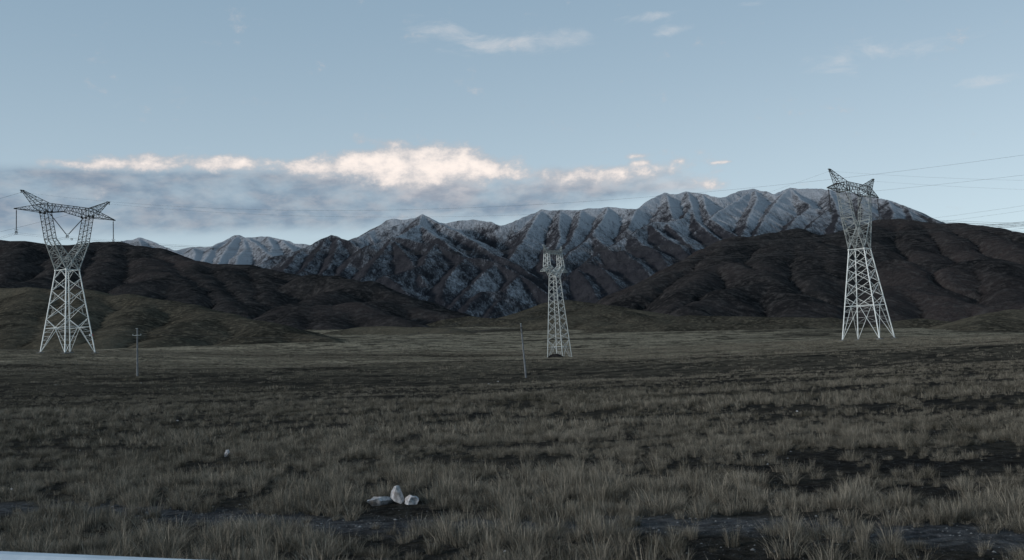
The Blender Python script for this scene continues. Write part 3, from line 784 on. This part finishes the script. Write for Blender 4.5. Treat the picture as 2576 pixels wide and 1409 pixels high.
#@@WIRES
def sagline(A, B_, sag, n=60, t0=0., t1=1.):
    out = []
    for i in range(n+1):
        t = t0+(t1-t0)*i/n; p = lerp(A, B_, t); out.append((p[0], p[1], p[2]-4*sag*t*(1-t)))
    return out
def wire(name, label, cat, group, A, B_, sag, r, t1=1.):
    W_ = Bars(); W_.tube(sagline(A, B_, sag, 70, 0, t1), r, 5); o = W_.build(name, M_wire); tag(o, label, cat, group); return o
def bundle(label, group, A, B_, sag, r, t1=1., k=4, gap=.45, spc=9):
    root = empty('conductor_bundle', A); tag(root, label, 'power line', group)
    d = Vector((B_[0]-A[0], B_[1]-A[1], 0)).normalized(); nrm = Vector((-d.y, d.x, 0))
    offs = [(-.5, -.5), (.5, -.5), (.5, .5), (-.5, .5)] if k == 4 else [(-.5, 0), (.5, 0)]
    pts = sagline(A, B_, sag, 70, 0, t1)
    for u, z in offs:
        W_ = Bars(); W_.tube([(p[0]-A[0]+nrm.x*u*gap, p[1]-A[1]+nrm.y*u*gap, p[2]-A[2]+z*gap) for p in pts], r, 5); W_.build('wire', M_wire, root)
    if spc and k == 4:
        for i in range(4, 70, spc):
            p = pts[i]; S_ = Bars()
            cs = [(p[0]-A[0]+nrm.x*u*gap, p[1]-A[1]+nrm.y*u*gap, p[2]-A[2]+z*gap) for u, z in offs]
            for a in range(4): S_.bar(cs[a], cs[(a+1) % 4], .05)
            S_.build('spacer', M_wire, root)
    return root
def perp(q, dist, dz, att, uscale=1.):
    """attachment points of the neighbouring pylon, dist metres along the line"""
    dx, dy = -math.sin(q['an'])*dist, math.cos(q['an'])*dist
    return {k: (p[0]+dx, p[1]+dy, p[2]+dz) for k, p in att.items()}
def solve(A, dirv, px_pts, L):
    """end height and sag for a span of length L so the wire hangs where it was surveyed"""
    rows, rhs = [], []
    for px, py in px_pts:
        # intersect the ray with the vertical plane of the span
        r1 = unproj(px, py, 1.0); rx, rz = r1[0], r1[2]-CAMZ
        # (rx*Y - A0)/d0 = (Y-A1)/d1
        Y = (A[0]/dirv[0]-A[1]/dirv[1])/(rx/dirv[0]-1/dirv[1]); t = (Y-A[1])/dirv[1]/L; z = rz*Y+CAMZ
        rows.append([t, -4*t*(1-t)]); rhs.append(z-A[2])
    s_, *_ = np.linalg.lstsq(np.array(rows), np.array(rhs), rcond=None)
    return s_
dL = (math.sin(TL['an']), -math.cos(TL['an'])); LL = 380.
sol = {}
sol['e-'] = solve(aL['e-'], dL, [(870, 525), (1288, 524), (1600, 497), (2576, 389)], LL)
sol['e+'] = solve(aL['e+'], dL, [(870, 543), (1288, 545), (2000, 497) , (2576, 441)], LL)
sol[-1] = solve(aL[-1], dL, [(450, 607), (1000, 640), (1600, 640), (2576, 556)], LL)
sol[0] = solve(aL[0], dL, [(450, 608), (1000, 642), (2576, 560)], LL)
sol[1] = solve(aL[1], dL, [(700, 640), (1000, 668), (2576, 590)], LL)
print('solL', {k: tuple(np.round(v, 1)) for k, v in sol.items()})
nm = {'e-': 'upper earth wire from the fork-headed pylon at the left, rising to the right edge', 'e+': 'lower earth wire from the fork-headed pylon at the left, rising to the right edge'}
for k in ('e-', 'e+'):
    dz, sg = sol[k]; A = aL[k]; wire('earth_wire', nm[k], 'wire', 'earth wires of the power lines', A, (A[0]+dL[0]*LL, A[1]+dL[1]*LL, A[2]+dz), sg, .014)
bn = {-1: 'near conductor bundle running right from the broad left pylon', 0: 'middle conductor bundle running right from the broad left pylon', 1: 'far conductor bundle running right from the broad left pylon'}
for k in (-1, 0, 1):
    dz, sg = sol[k]; A = aL[k]; bundle(bn[k], 'conductors of the power lines', A, (A[0]+dL[0]*LL, A[1]+dL[1]*LL, A[2]+dz), sg, .014)
# left pylon, leftward (receding)
nL = perp(TL, 420, 12, aL)
wire('earth_wire', 'near earth wire leaving the broad left pylon for the left edge', 'wire', 'earth wires of the power lines', aL['e-'], nL['e-'], 11, .03)
wire('earth_wire', 'far earth wire receding left behind the broad left pylon', 'wire', 'earth wires of the power lines', aL['e+'], nL['e+'], 11, .03)
for k, w_ in ((-1, 'near'), (0, 'middle'), (1, 'far')):
    bundle(w_+' conductor bundle receding left from the broad left pylon', 'conductors of the power lines', aL[k], nL[k], 13, .014)
# right pylon
dR = (math.sin(TR['an']), -math.cos(TR['an'])); LR = 360.
def solve1(A, dirv, px_pts, L, sag):
    out = []
    for px, py in px_pts:
        r1 = unproj(px, py, 1.0); rx, rz = r1[0], r1[2]-CAMZ
        Y = (A[0]/dirv[0]-A[1]/dirv[1])/(rx/dirv[0]-1/dirv[1]); t = (Y-A[1])/dirv[1]/L
        out.append((rz*Y+CAMZ-A[2]+4*sag*t*(1-t))/t)
    return sum(out)/len(out), sag
s2 = {'e-': solve1(aR['e-'], dR, [(2576, 454)], LR, 20), 'e+': solve1(aR['e+'], dR, [(2576, 477)], LR, 20),
      -1: solve1(aR[-1], dR, [(2576, 572)], LR, 22), 0: solve1(aR[0], dR, [(2576, 564)], LR, 22), 1: solve1(aR[1], dR, [(2576, 584)], LR, 22)}
print('solR', {k: tuple(np.round(v, 1)) for k, v in s2.items()})
nR = perp(TR, 520, -30, aR)
for k, w_ in (('e-', 'near'), ('e+', 'far')):
    dz, sg = s2[k]; A = aR[k]
    wire('earth_wire', w_+' earth wire sinking right from the tall right pylon', 'wire', 'earth wires of the power lines', A, (A[0]+dR[0]*LR, A[1]+dR[1]*LR, A[2]+dz), sg, .013)
    wire('earth_wire', w_+' earth wire sinking left from the tall right pylon', 'wire', 'earth wires of the power lines', A, nR[k], 15, .014)
for k, w_ in ((-1, 'near'), (0, 'middle'), (1, 'far')):
    dz, sg = s2[k]; A = aR[k]
    bundle(w_+' conductor bundle crossing to the right edge from the tall right pylon', 'conductors of the power lines', A, (A[0]+dR[0]*LR, A[1]+dR[1]*LR, A[2]+dz), sg, .014)
    bundle(w_+' conductor bundle sinking left from the tall right pylon', 'conductors of the power lines', A, nR[k], 15, .014)
# middle pylon
nM1, nM2 = perp(TMd, 330, 10, aM), perp(TMd, -250, 8, aM)
for k in ('e-', 'e+', -1, 0, 1):
    for tgt, side in ((nM1, 'left'), (nM2, 'right')):
        w_ = {'e-': 'near peak', 'e+': 'far peak', -1: 'near arm', 0: 'top beam', 1: 'far arm'}[k]
        wire('overhead_wire', 'thin wire running %s from the %s of the slender middle pylon' % (side, w_), 'wire', 'thin wires of the middle pylon', aM[k], tgt[k], 9, .014)
#@@POLES
def utility_pole(x, y, h, lean, label, arm):
    z = gz(x, y); root = empty('utility_pole', (x, y, z)); root.rotation_euler = (0, lean, 0); tag(root, label, 'pole', 'thin poles in the grass')
    B = Bars(); B.tube([(0, 0, -.5), (0, 0, 0), (0, 0, h*.5), (0, 0, h)], [.14, .14, .12, .095], 14)
    B.build('shaft', M_conc, root)
    A_ = Bars()
    if arm:
        A_.bar((-.62, -.16, h-.95), (.62, -.16, h-.95), .035); A_.box((0, -.13, h-.95), (.19, .05, .07))
        for s in (-1, 1): A_.tube([(s*.58, -.16, h-.93), (s*.58, -.16, h-.74)], .05, 8)
        A_.bar((-.28, 0, h+.08), (.05, 0, h), .03)
        A_.build('arm', M_steel_mid, root)
    else:
        for zz in (h-.55, h-1.1): A_.tube([(0, 0, zz-.05), (0, 0, zz+.05)], .15, 12)
        A_.box((.02, -.16, h-.5), (.16, .05, .05)); A_.build('clamp_band', M_steel_dark, root)
    cap = Bars(); cap.tube([(0, 0, h), (0, 0, h+.08)], [.125, .09], 12); cap.build('cap', M_steel_mid, root)
    return (x, y, z+h)
hp1 = utility_pole(PLx, PLy, 7.05, math.radians(.6), 'upright concrete pole with a short crossbar, before the grassy hill', True)
hp2 = utility_pole(PCx, PCy, 7.2, math.radians(-2.2), 'leaning bare concrete pole left of the slender middle pylon', False)
wire('service_wire', 'thin service wire strung between the two concrete poles', 'wire', 'service wires of the poles', (hp1[0]+.58, hp1[1], hp1[2]-.75), (hp2[0], hp2[1]-.1, hp2[2]-.5), .9, .012)
wire('service_wire', 'thin service wire leaving the crossbar pole for the left edge', 'wire', 'service wires of the poles', (hp1[0]-.58, hp1[1], hp1[2]-.75), (hp1[0]-60, hp1[1]+12, hp1[2]+5.5), .9, .012)
# soil mounds at the middle pylon and the left pole
def mound(x, y, rx, ry, h, name, seed, m):
    n = 44; V = []; zb = gz(x, y)
    g = np.linspace(-1.25, 1.25, n); X, Y = np.meshgrid(g, g); R = np.hypot(X, Y)
    Hh = np.exp(-R**2*2.6)*h*(1+.35*fbm(X*5, Y*5, 1.5, 3, seed))+fbm(X*9, Y*9, 1.2, 2, seed+1)*.06*h*np.exp(-R**2)-.25*smooth(.85, 1.25, R)-.02
    GX, GY = x+X*rx, y+Y*ry; V = np.stack([GX, GY, ground_h(GX, GY)+Hh], -1).reshape(-1, 3)
    idx = np.arange(n*n).reshape(n, n); f = np.stack([idx[:-1, :-1], idx[:-1, 1:], idx[1:, 1:], idx[1:, :-1]], -1).reshape(-1, 4)
    o = mesh_obj(name, V, f, m, smooth=True); tag(o, kind='structure'); return o
mx, my, _ = unproj(1402, 915, 293.5); mound(mx, my, 6.2, 4.5, 2.0, 'soil_mound', 3, M_dark)
mound(PLx+.2, PLy-1, 3.0, 2.4, .32, 'soil_heap', 5, M_near)
#@@STONES
def stone(name, c, size, seed, rz, label, squash=(1, 1, 1), sink=.2, group='pale stones lying in the grass', flat=None):
    import bmesh
    bm = bmesh.new(); bmesh.ops.create_icosphere(bm, subdivisions=4, radius=1.0)
    rr = np.random.default_rng(seed); planes = rr.normal(size=(13, 3)); planes /= np.linalg.norm(planes, axis=1)[:, None]; off = rr.uniform(.42, .82, 13)
    for v in bm.verts:
        p = np.array(v.co)
        for a, o_ in zip(planes, off):
            dd = p@a-o_
            if dd > 0: p = p-a*dd
        p = p*1.25*(1+.10*float(vnoise(np.array([p[0]*3+seed]), np.array([p[1]*3+p[2]*2]), seed)[0]))
        if flat: p[0] += flat*p[2]
        v.co = (p[0]*size*squash[0], p[1]*size*squash[1], p[2]*size*squash[2])
    me = bpy.data.meshes.new(name); bm.to_mesh(me); bm.free(); me.materials.append(M_rock)
    o = bpy.data.objects.new(name, me); C.objects.link(o)
    o.location = (c[0], c[1], gz(c[0], c[1])+size*squash[2]*(1-sink*2)*.9); o.rotation_euler = (0, 0, rz)
    tag(o, label, 'stone', group); return o
def gpt(px, py):  # ground point under a pixel
    lo, hi = 6., 900.
    for _ in range(50):
        m = math.sqrt(lo*hi); p = unproj(px, py, m)
        if p[2] > float(ground_base(np.array([p[0]]), np.array([m]))[0]): lo = m
        else: hi = m
    return unproj(px, py, lo)
sp_ = []
def put(px, py, w, seed, label, squash, **k):
    p = gpt(px, py); size = w/F*p[1]/2/squash[0]; sp_.append((p[0], p[1], size*1.3)); return stone('stone', p, size, seed, k.pop('rz', .3), label, squash, **k)
put(955, 1270, 60, 4, 'wide low white stone, left of the upright pointed one', (1.25, .9, .72), rz=.2)
put(1001, 1268, 28, 10, 'upright pointed white stone between two low ones', (.62, .6, 1.0), rz=0, sink=.05)
put(1038, 1268, 54, 15, 'flat white stone half hidden in grass, right of the pointed one', (1.3, .9, .62), rz=-.3)
put(572, 1152, 13, 21, 'lone small white stone amid grass, far left of the three-stone cluster', (.8, .8, 1.0), sink=.05)
for i, (px, py, w) in enumerate([(447, 1060, 6), (730, 1086, 7), (1230, 966, 5), (1252, 962, 5), (140, 967, 6), (1930, 1165, 6), (1882, 1108, 6), (2005, 1030, 6), (2210, 1262, 8), (30, 1232, 8), (1488, 1222, 8), (1270, 1390, 9), (355, 962, 6), (372, 964, 5)]):
    lab = ['tiny pale stone in the upper left grass beyond the lone white one', 'tiny pale stone upper right of the lone white stone', 'bright pebble left of the leaning pole foot', 'bright pebble nearest the leaning pole foot', 'small white stone in the grass below the broad left pylon', 'small pale stone in open grass right of centre', 'pale pebble up the slope right of centre', 'pale pebble below the plain right of the middle pylon', 'pale stone low down at the right', 'pale stone at the left border of the foreground', 'pale stone on bare soil right of the big grass clump', 'pale stone at the bottom border near the centre', 'white stone on the soil heap of the crossbar pole, its left one', 'white stone on the soil heap of the crossbar pole, its right one'][i]
    put(px, py, w, 30+i, lab, (1.1, .9, .6), rz=i)
# ------------------------------------------------------------------ guardrail at the roadside
def guardrail():
    a = unproj(0, 1388, 8.35); zt = a[2]; b = unproj(488, 1409, 8.0)
    # keep the top edge level: find Y so that height equals zt
    lo, hi = 3., 12.
    for _ in range(40):
        m = .5*(lo+hi); p = unproj(488, 1409, m)
        if p[2] > zt: lo = m
        else: hi = m
    b = unproj(488, 1409, lo); d = Vector((b[0]-a[0], b[1]-a[1], 0)).normalized(); ang = math.atan2(d.y, d.x)
    root = empty('guardrail', (a[0], a[1], 0), ang); tag(root, 'pale painted roadside guardrail crossing the lower left corner', 'guardrail')
    gz0 = gz(a[0], a[1]); h = zt
    prof = [(0, 0), (-.035, -.01), (-.07, -.05), (-.07, -.09), (-.01, -.13), (-.01, -.18), (-.07, -.22), (-.07, -.26), (-.035, -.30), (0, -.31)]
    back = [(.004, -.31), (-.031, -.295), (-.062, -.258), (-.062, -.222), (-.003, -.182), (-.003, -.128), (-.062, -.088), (-.062, -.052), (-.031, -.014), (.004, .003)]
    pp = prof+back; V = []; Fc = []; n = len(pp)
    for x in (-14, 8):
        for y, z in pp: V.append((x, y, h+z))
    for i in range(n): j = (i+1) % n; Fc.append((i, j, n+j, n+i))
    Fc.append(tuple(range(n))[::-1]); Fc.append(tuple(range(n, 2*n)))
    mesh_obj('beam', V, Fc, M_rail, root)
    for x in range(-13, 8, 4):
        B = Bars(); zg = gz(a[0]+d.x*x, a[1]+d.y*x); B.tube([(x, .16, zg-.4), (x, .16, h-.14)], .07, 14); B.box((x, .06, h-.155), (.09, .05, .09)); B.build('post', M_rail, root)
guardrail()
#@@GRASS
def blades(n, hgt, spread, wid, rad, r, segs=3, stems=0):
    V = []; Fc = []; tone = []
    for i in range(n):
        a = r.uniform(0, 2*math.pi); rr = rad*math.sqrt(r.random()); bx, by = rr*math.cos(a), rr*math.sin(a)
        od = a+r.normal(0, .7); tall = i < stems
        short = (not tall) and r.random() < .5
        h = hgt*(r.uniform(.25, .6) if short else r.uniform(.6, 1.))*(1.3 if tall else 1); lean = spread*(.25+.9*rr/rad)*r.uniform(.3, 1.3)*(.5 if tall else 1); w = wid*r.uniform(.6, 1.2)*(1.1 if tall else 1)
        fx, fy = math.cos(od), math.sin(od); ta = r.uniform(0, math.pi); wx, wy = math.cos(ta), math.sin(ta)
        tn = float(np.clip(r.beta(1.5, 7) if short else r.beta(1.7, 3.0)+(.5 if tall else 0), 0, 1)); n0 = len(V)  # short blades dark, stems pale: shade at the tuft feet put into tone
        for s_ in range(segs+1):
            t = s_/segs; x = bx+fx*lean*h*t*t; y = by+fy*lean*h*t*t; z = h*t*(1-.28*lean*t)-.02
            if s_ == segs: V.append((x, y, z)); tone.append(tn)
            else:
                ww = w*(1-.65*t)*.5; V += [(x-wx*ww, y-wy*ww, z), (x+wx*ww, y+wy*ww, z)]; tone += [tn, tn]
        for s_ in range(segs-1): k = n0+2*s_; Fc.append((k, k+1, k+3, k+2))
        k = n0+2*(segs-1); Fc.append((k, k+1, k+2))
    return V, Fc, tone
def tuft_collection(name, specs, r):
    col = bpy.data.collections.new(name)
    for i, sp in enumerate(specs):
        V, Fc, tn = blades(*sp[:5], r, *sp[5:]); me = bpy.data.meshes.new('tuft'); me.from_pydata(V, [], Fc); me.materials.append(M_grass)
        at = me.attributes.new('tone', 'FLOAT', 'POINT'); at.data.foreach_set('value', np.array(tn, np.float32))
        o = bpy.data.objects.new('tuft%02d' % i, me); col.objects.link(o)
    return col
def scatter(name, col, P, scale, rotz, idx, tone):
    me = bpy.data.meshes.new(name); me.vertices.add(len(P)); me.vertices.foreach_set('co', P.astype(np.float32).ravel())
    for an, av, ty in (('sc', scale, 'FLOAT'), ('rz', rotz, 'FLOAT'), ('ix', idx, 'INT'), ('itone', tone, 'FLOAT')):
        at = me.attributes.new(an, ty, 'POINT'); at.data.foreach_set('value', av.astype(np.int32 if ty == 'INT' else np.float32))
    o = bpy.data.objects.new(name, me); C.objects.link(o)
    g = bpy.data.node_groups.new(name, 'GeometryNodeTree'); g.interface.new_socket('Geometry', in_out='INPUT', socket_type='NodeSocketGeometry'); g.interface.new_socket('Geometry', in_out='OUTPUT', socket_type='NodeSocketGeometry')
    N = g.nodes; L = g.links; gi, go = N.new('NodeGroupInput'), N.new('NodeGroupOutput')
    ci = N.new('GeometryNodeCollectionInfo'); ci.inputs['Collection'].default_value = col; ci.inputs['Separate Children'].default_value = True; ci.inputs['Reset Children'].default_value = True
    ip = N.new('GeometryNodeInstanceOnPoints'); ip.inputs['Pick Instance'].default_value = True
    def na(n_, ty='FLOAT'):
        a = N.new('GeometryNodeInputNamedAttribute'); a.data_type = ty; a.inputs['Name'].default_value = n_; return a.outputs['Attribute']
    L.new(gi.outputs[0], ip.inputs['Points']); L.new(ci.outputs[0], ip.inputs['Instance']); L.new(na('ix', 'INT'), ip.inputs['Instance Index'])
    cx = N.new('ShaderNodeCombineXYZ'); L.new(na('rz'), cx.inputs[2]); er = N.new('FunctionNodeEulerToRotation'); L.new(cx.outputs[0], er.inputs[0]); L.new(er.outputs[0], ip.inputs['Rotation'])
    L.new(na('sc'), ip.inputs['Scale']); L.new(ip.outputs[0], go.inputs[0])
    md = o.modifiers.new('scatter', 'NODES'); md.node_group = g
    return o
def field(d0, d1, dens, r, keep, w=.62):
    mg_ = 9.0; n = int(dens*(w*(d1*d1-d0*d0)+2*mg_*(d1-d0))); g_ = np.linspace(d0, d1, 400); cd = w*g_*g_+2*mg_*g_; cd -= cd[0]; d = np.interp(r.uniform(0, cd[-1], n), cd, g_); x = r.uniform(-1, 1, n)*(w*d+mg_)
    c = .75*fbm(x*.55, d, 7, 3, 101)+.5*fbm(x*.35, d, 45, 3, 103)
    fine_ = fbm(x, d, .9, 2, 105)
    mid_ = fbm(x*.8, d, 2.2, 2, 107)
    p = smooth(-.25, .28, c*.45+fine_*.8+mid_*.75)*keep*.95+.04
    p = p*(1-.55*np.exp(-((d-135-.12*x)/38)**2))*(1+.5*smooth(190, 260, d))
    # bare track running across the foreground
    tr = np.exp(-((d-(16.0-.5*x+.35*np.sin(x*.6)))/.7)**2); p = p*(1-.8*tr)
    k = r.random(n) < p
    for (sx, sy, sr) in sp_: k &= ~((np.hypot(x-sx, d-sy) < sr+.06) | ((np.abs(x-sx*d/sy) < sr*1.2) & (d < sy) & (d > sy-2.3)))
    k &= d > 9.3+.0*x
    return x[k], d[k], c[k]
r = np.random.default_rng(5)
colN = tuft_collection('tufts_near', [(230, .26, .85, .0034, .10, 4, 7), (170, .22, .8, .0034, .08, 4, 4), (300, .30, .95, .0034, .15, 4, 10), (110, .16, 1.0, .004, .09, 3, 2), (80, .12, 1.2, .004, .12, 3, 0), (190, .33, .65, .0034, .08, 4, 12), (300, .24, 1.0, .0034, .20, 4, 5)], r)
colM = tuft_collection('tufts_mid', [(110, .27, .75, .0068, .12, 3, 5), (90, .22, .8, .0068, .12, 3, 3), (140, .31, .9, .0068, .17, 3, 5), (60, .15, 1.1, .008, .14, 2, 1)], r)
colF = tuft_collection('tufts_far', [(90, .30, .7, .016, .32, 2, 5), (90, .27, .7, .016, .42, 2, 4), (50, .20, .8, .02, .4, 2, 1)], r)
for nm_, col, d0, d1, dens, nv, s0 in (('grass', colN, 7, 36, 24., 7, .78), ('grass_middle_distance', colM, 36, 115, 10., 4, .9), ('grass_far', colF, 115, 450, 1.3, 3, 1.3)):
    x, y, c = field(d0, d1, dens, r, 1.)
    # keep blades off the flat pads
    z = ground_h(x, y)
    P = np.stack([x, y, z], -1); n = len(x); big = smooth(-.3, .6, c)
    sc = s0*np.minimum(r.lognormal(-.05, .42, n), 1.7)*(.6+.5*big); tn = np.clip(r.beta(1.1, 1.3, n)*(1.0 if d0 < 100 else .6)-.15*big+fbm(x*.6, y, 20, 3, 111)*.35+fbm(x, y, 2.2, 2, 113)*.4, 0, 1)
    o = scatter(nm_, col, P, sc, r.uniform(0, 6.28, n), r.integers(0, nv, n), tn); tag(o, kind='stuff'); print(nm_, n)
# pebbles on the bare soil
def pebbles():
    r = np.random.default_rng(8); V = []; Fc = []
    for k in range(4200):
        d = 9.5*math.exp(r.random()*2.3); x = r.uniform(-.6, .6)*d+r.uniform(-6, 6)
        if k % 3 == 0: x = r.uniform(-9, 8); d = 16.0-.5*x+r.normal(0, .7)
        s = r.lognormal(-4.85, .45)*(1+d/90); s = min(s, .028); z = gz(x, d) if False else None
        V.append((x, d, s))
    A = np.array(V); Z_ = ground_h(A[:, 0], A[:, 1]); VV = []; Fc = []
    base = np.array([(1, 0, 0), (.3, .95, 0), (-.8, .6, 0), (-.8, -.6, 0), (.3, -.95, 0), (.3, .1, .8), (-.3, -.1, .75)])
    fs = [(0, 1, 5), (1, 2, 6), (1, 6, 5), (2, 3, 6), (3, 4, 6), (4, 5, 6), (4, 0, 5)]
    for i, (x, y, s) in enumerate(A):
        a = r.uniform(0, 6.28); q = base*r.uniform(.7, 1.3, (7, 3)); X_ = (q[:, 0]*math.cos(a)-q[:, 1]*math.sin(a))*s*1.2; Y_ = (q[:, 0]*math.sin(a)+q[:, 1]*math.cos(a))*s
        n = len(VV); VV += [(x+X_[j], y+Y_[j], Z_[i]+q[j, 2]*s*.9) for j in range(7)]; Fc += [tuple(n+j for j in f) for f in fs]
    o = mesh_obj('gravel', VV, Fc, M_grit); tag(o, kind='stuff')
pebbles()
print('grass', _t.time()-_t0)
#@@SKY
SUN_EL, SUN_AZ = math.radians(16), math.radians(246)   # azimuth clockwise from +Y (the view direction)
w = bpy.data.worlds.new('World'); bpy.context.scene.world = w; w.use_nodes = True; t = NT(w.node_tree); t.n.clear()
out = t.new('ShaderNodeOutputWorld'); bg = t.new('ShaderNodeBackground'); t.l.new(bg.outputs[0], out.inputs[0])
sky = t.new('ShaderNodeTexSky', sky_type='NISHITA', sun_disc=False, sun_elevation=SUN_EL, sun_rotation=SUN_AZ, altitude=3000, air_density=1.0, dust_density=1.5, ozone_density=1.2)
tc = t.new('ShaderNodeTexCoord'); nv = t.new('ShaderNodeVectorMath', operation='NORMALIZE'); t.l.new(tc.outputs['Generated'], nv.inputs[0])
sx = t.new('ShaderNodeSeparateXYZ'); t.l.new(nv.outputs[0], sx.inputs[0])
az = t.m('ARCTAN2', sx.outputs[0], sx.outputs[1]); el = t.m('ARCSINE', sx.outputs[2])
def ae(px, py):
    p = unproj(px, py, 1.0); v = Vector((p[0], 1.0, p[2]-CAMZ)).normalized(); return math.atan2(v.x, v.y), math.asin(v.z)
cx = t.new('ShaderNodeCombineXYZ'); t.l.new(az, cx.inputs[0]); t.l.new(t.m('MULTIPLY', el, 2.3), cx.inputs[1])
AE = cx.outputs[0]
def blob(px, py, wx, wy, amp=1.):
    a, e = ae(px, py); u = t.m('DIVIDE', t.m('SUBTRACT', az, a), wx/F); v = t.m('DIVIDE', t.m('SUBTRACT', el, e), wy/F)
    # tilt with the picture's roll is small and ignored
    q = t.m('ADD', t.m('MULTIPLY', u, u), t.m('MULTIPLY', v, v)); return t.m('MULTIPLY', t.m('EXPONENT', t.m('MULTIPLY', q, -1)), amp)
def sumb(L):
    o = L[0]
    for b_ in L[1:]: o = t.m('ADD', o, b_)
    return o
cb = t.new('ShaderNodeCombineXYZ'); t.l.new(az, cb.inputs[0]); t.l.new(t.m('MULTIPLY', el, 1.5), cb.inputs[1]); AEb = cb.outputs[0]
nb1 = t.noise(AEb, 17, 9, .60, .1); nb2 = t.noise(AEb, 48, 9, .68, .1)
n1 = t.noise(AE, 14, 7, .58, .25); n2 = t.noise(AE, 34, 6, .6, .15); n3 = t.noise(AE, 5, 5, .55, .3)
base = t.mixc(1., sky.outputs[0], rgb(.98, 1.0, .93), 'MULTIPLY')
hs = t.new('ShaderNodeHueSaturation'); hs.inputs['Saturation'].default_value = .62; hs.inputs['Value'].default_value = 1.0; t.l.new(base, hs.inputs['Color']); base = hs.outputs[0]
grad = t.mixc(t.ss(el, .0, .40), rgb(3.75, 4.6, 5.0), rgb(1.9, 2.85, 3.7))
base = t.mixc(.72, base, grad)
# dark grey-blue bank
mb = sumb([blob(250, 505, 520, 66, 1.35), blob(250, 470, 480, 34, .75), blob(800, 525, 480, 66, 1.2), blob(1300, 500, 330, 48, .85), blob(60, 470, 260, 40, .6), blob(1560, 478, 200, 26, .6), blob(600, 470, 500, 30, .4)])
fd = t.ss(t.m('ADD', mb, t.m('MULTIPLY', t.m('SUBTRACT', n3, .5), 1.5)), .25, 1.2, 0, .95)
fd = t.m('MULTIPLY', fd, t.ss(n1, .25, .65, .35, 1.))
dk = t.mixc(t.ss(n2, .35, .7), rgb(1.3, 1.8, 2.45), rgb(2.3, 2.55, 2.95))
c = t.mixc(fd, base, dk)
# sunlit cloud
mw = sumb([blob(1050, 418, 175, 50, 1.35), blob(860, 420, 140, 28, .95), blob(1190, 420, 110, 34, .85), blob(1000, 385, 110, 22, .6), blob(1330, 440, 120, 18, .55), blob(760, 425, 50, 14, .45), blob(480, 410, 200, 22, .95), blob(600, 410, 80, 18, .4), blob(230, 415, 180, 14, .75), blob(370, 392, 80, 14, .5),
           blob(905, 352, 24, 14, .62), blob(975, 358, 40, 11, .62), blob(1165, 378, 40, 8, .5), blob(1060, 455, 140, 20, .6), blob(1540, 440, 170, 30, .95), blob(1520, 385, 34, 8, .6), blob(1605, 392, 28, 6, .75), blob(1614, 410, 24, 7, .65),
           blob(1708, 405, 18, 6, .65), blob(1820, 408, 34, 4, .6), blob(1782, 467, 48, 12, .75), blob(1690, 462, 60, 12, .5), blob(1090, 540, 90, 14, .35), blob(740, 525, 26, 10, .5), blob(820, 525, 20, 8, .45), blob(40, 500, 110, 18, .40)])
shape = t.m('ADD', t.m('MULTIPLY', t.m('SUBTRACT', nb1, .5), 2.3), t.m('MULTIPLY', t.m('SUBTRACT', nb2, .5), 1.7))
fw = t.ss(t.m('ADD', mw, shape), .26, 1.15, 0, .95)
tone = t.mixc(t.ss(t.m('ADD', mw, t.m('MULTIPLY', shape, 1.5)), .4, 2.0), rgb(3.2, 3.3, 3.55), rgb(7.0, 6.2, 5.7))
mg = sumb([blob(1060, 480, 280, 45, .9), blob(1500, 455, 260, 40, .9), blob(600, 440, 300, 30, .5), blob(1720, 470, 120, 20, .6)])
fg = t.ss(t.m('ADD', mg, t.m('MULTIPLY', t.m('SUBTRACT', n1, .5), 2.)), .25, 1.3, 0, .75)
c = t.mixc(fg, c, t.mixc(t.ss(n2, .35, .65), rgb(2.5, 2.6, 2.95), rgb(3.9, 3.8, 3.95)))
c = t.mixc(fw, c, tone)
# thin high wisps
AE2 = t.new('ShaderNodeCombineXYZ'); t.l.new(az, AE2.inputs[0]); t.l.new(t.m('MULTIPLY', el, 3.2), AE2.inputs[1])
n4 = t.noise(AE2.outputs[0], 16, 8, .68, .6)
mh = sumb([blob(1090, 72, 90, 30, .6), blob(1260, 110, 170, 34, .55), blob(1470, 100, 90, 40, .4), blob(1640, 42, 90, 16, .5), blob(1690, 76, 60, 14, .6), blob(2110, 150, 130, 36, .5), blob(2500, 200, 110, 20, .6), blob(2350, 110, 160, 24, .3), blob(480, 372, 60, 12, .5), blob(1880, 10, 60, 12, .4)])
fh = t.ss(t.m('ADD', mh, t.m('MULTIPLY', t.m('SUBTRACT', n4, .5), 1.6)), .22, 1.1, 0, .7)
c = t.mixc(fh, c, rgb(4.6, 4.6, 4.7))
t.l.new(c, bg.inputs['Color']); bg.inputs['Strength'].default_value = .15
sun = bpy.data.lights.new('sun', 'SUN'); so = bpy.data.objects.new('sun', sun); C.objects.link(so)
sun.energy = 2.3; sun.angle = math.radians(5); sun.color = (1, .95, .9)
sd = Vector((math.sin(SUN_AZ)*math.cos(SUN_EL), math.cos(SUN_AZ)*math.cos(SUN_EL), math.sin(SUN_EL)))
so.rotation_euler = sd.to_track_quat('Z', 'Y').to_euler()
vs = bpy.context.scene.view_settings; vs.view_transform = 'Standard'; vs.look = 'None'; vs.exposure = 0; vs.gamma = 1
bpy.context.scene.cycles.max_bounces = 4; bpy.context.scene.cycles.diffuse_bounces = 2
bpy.context.scene.cycles.use_denoising = True
print('total', _t.time()-_t0)
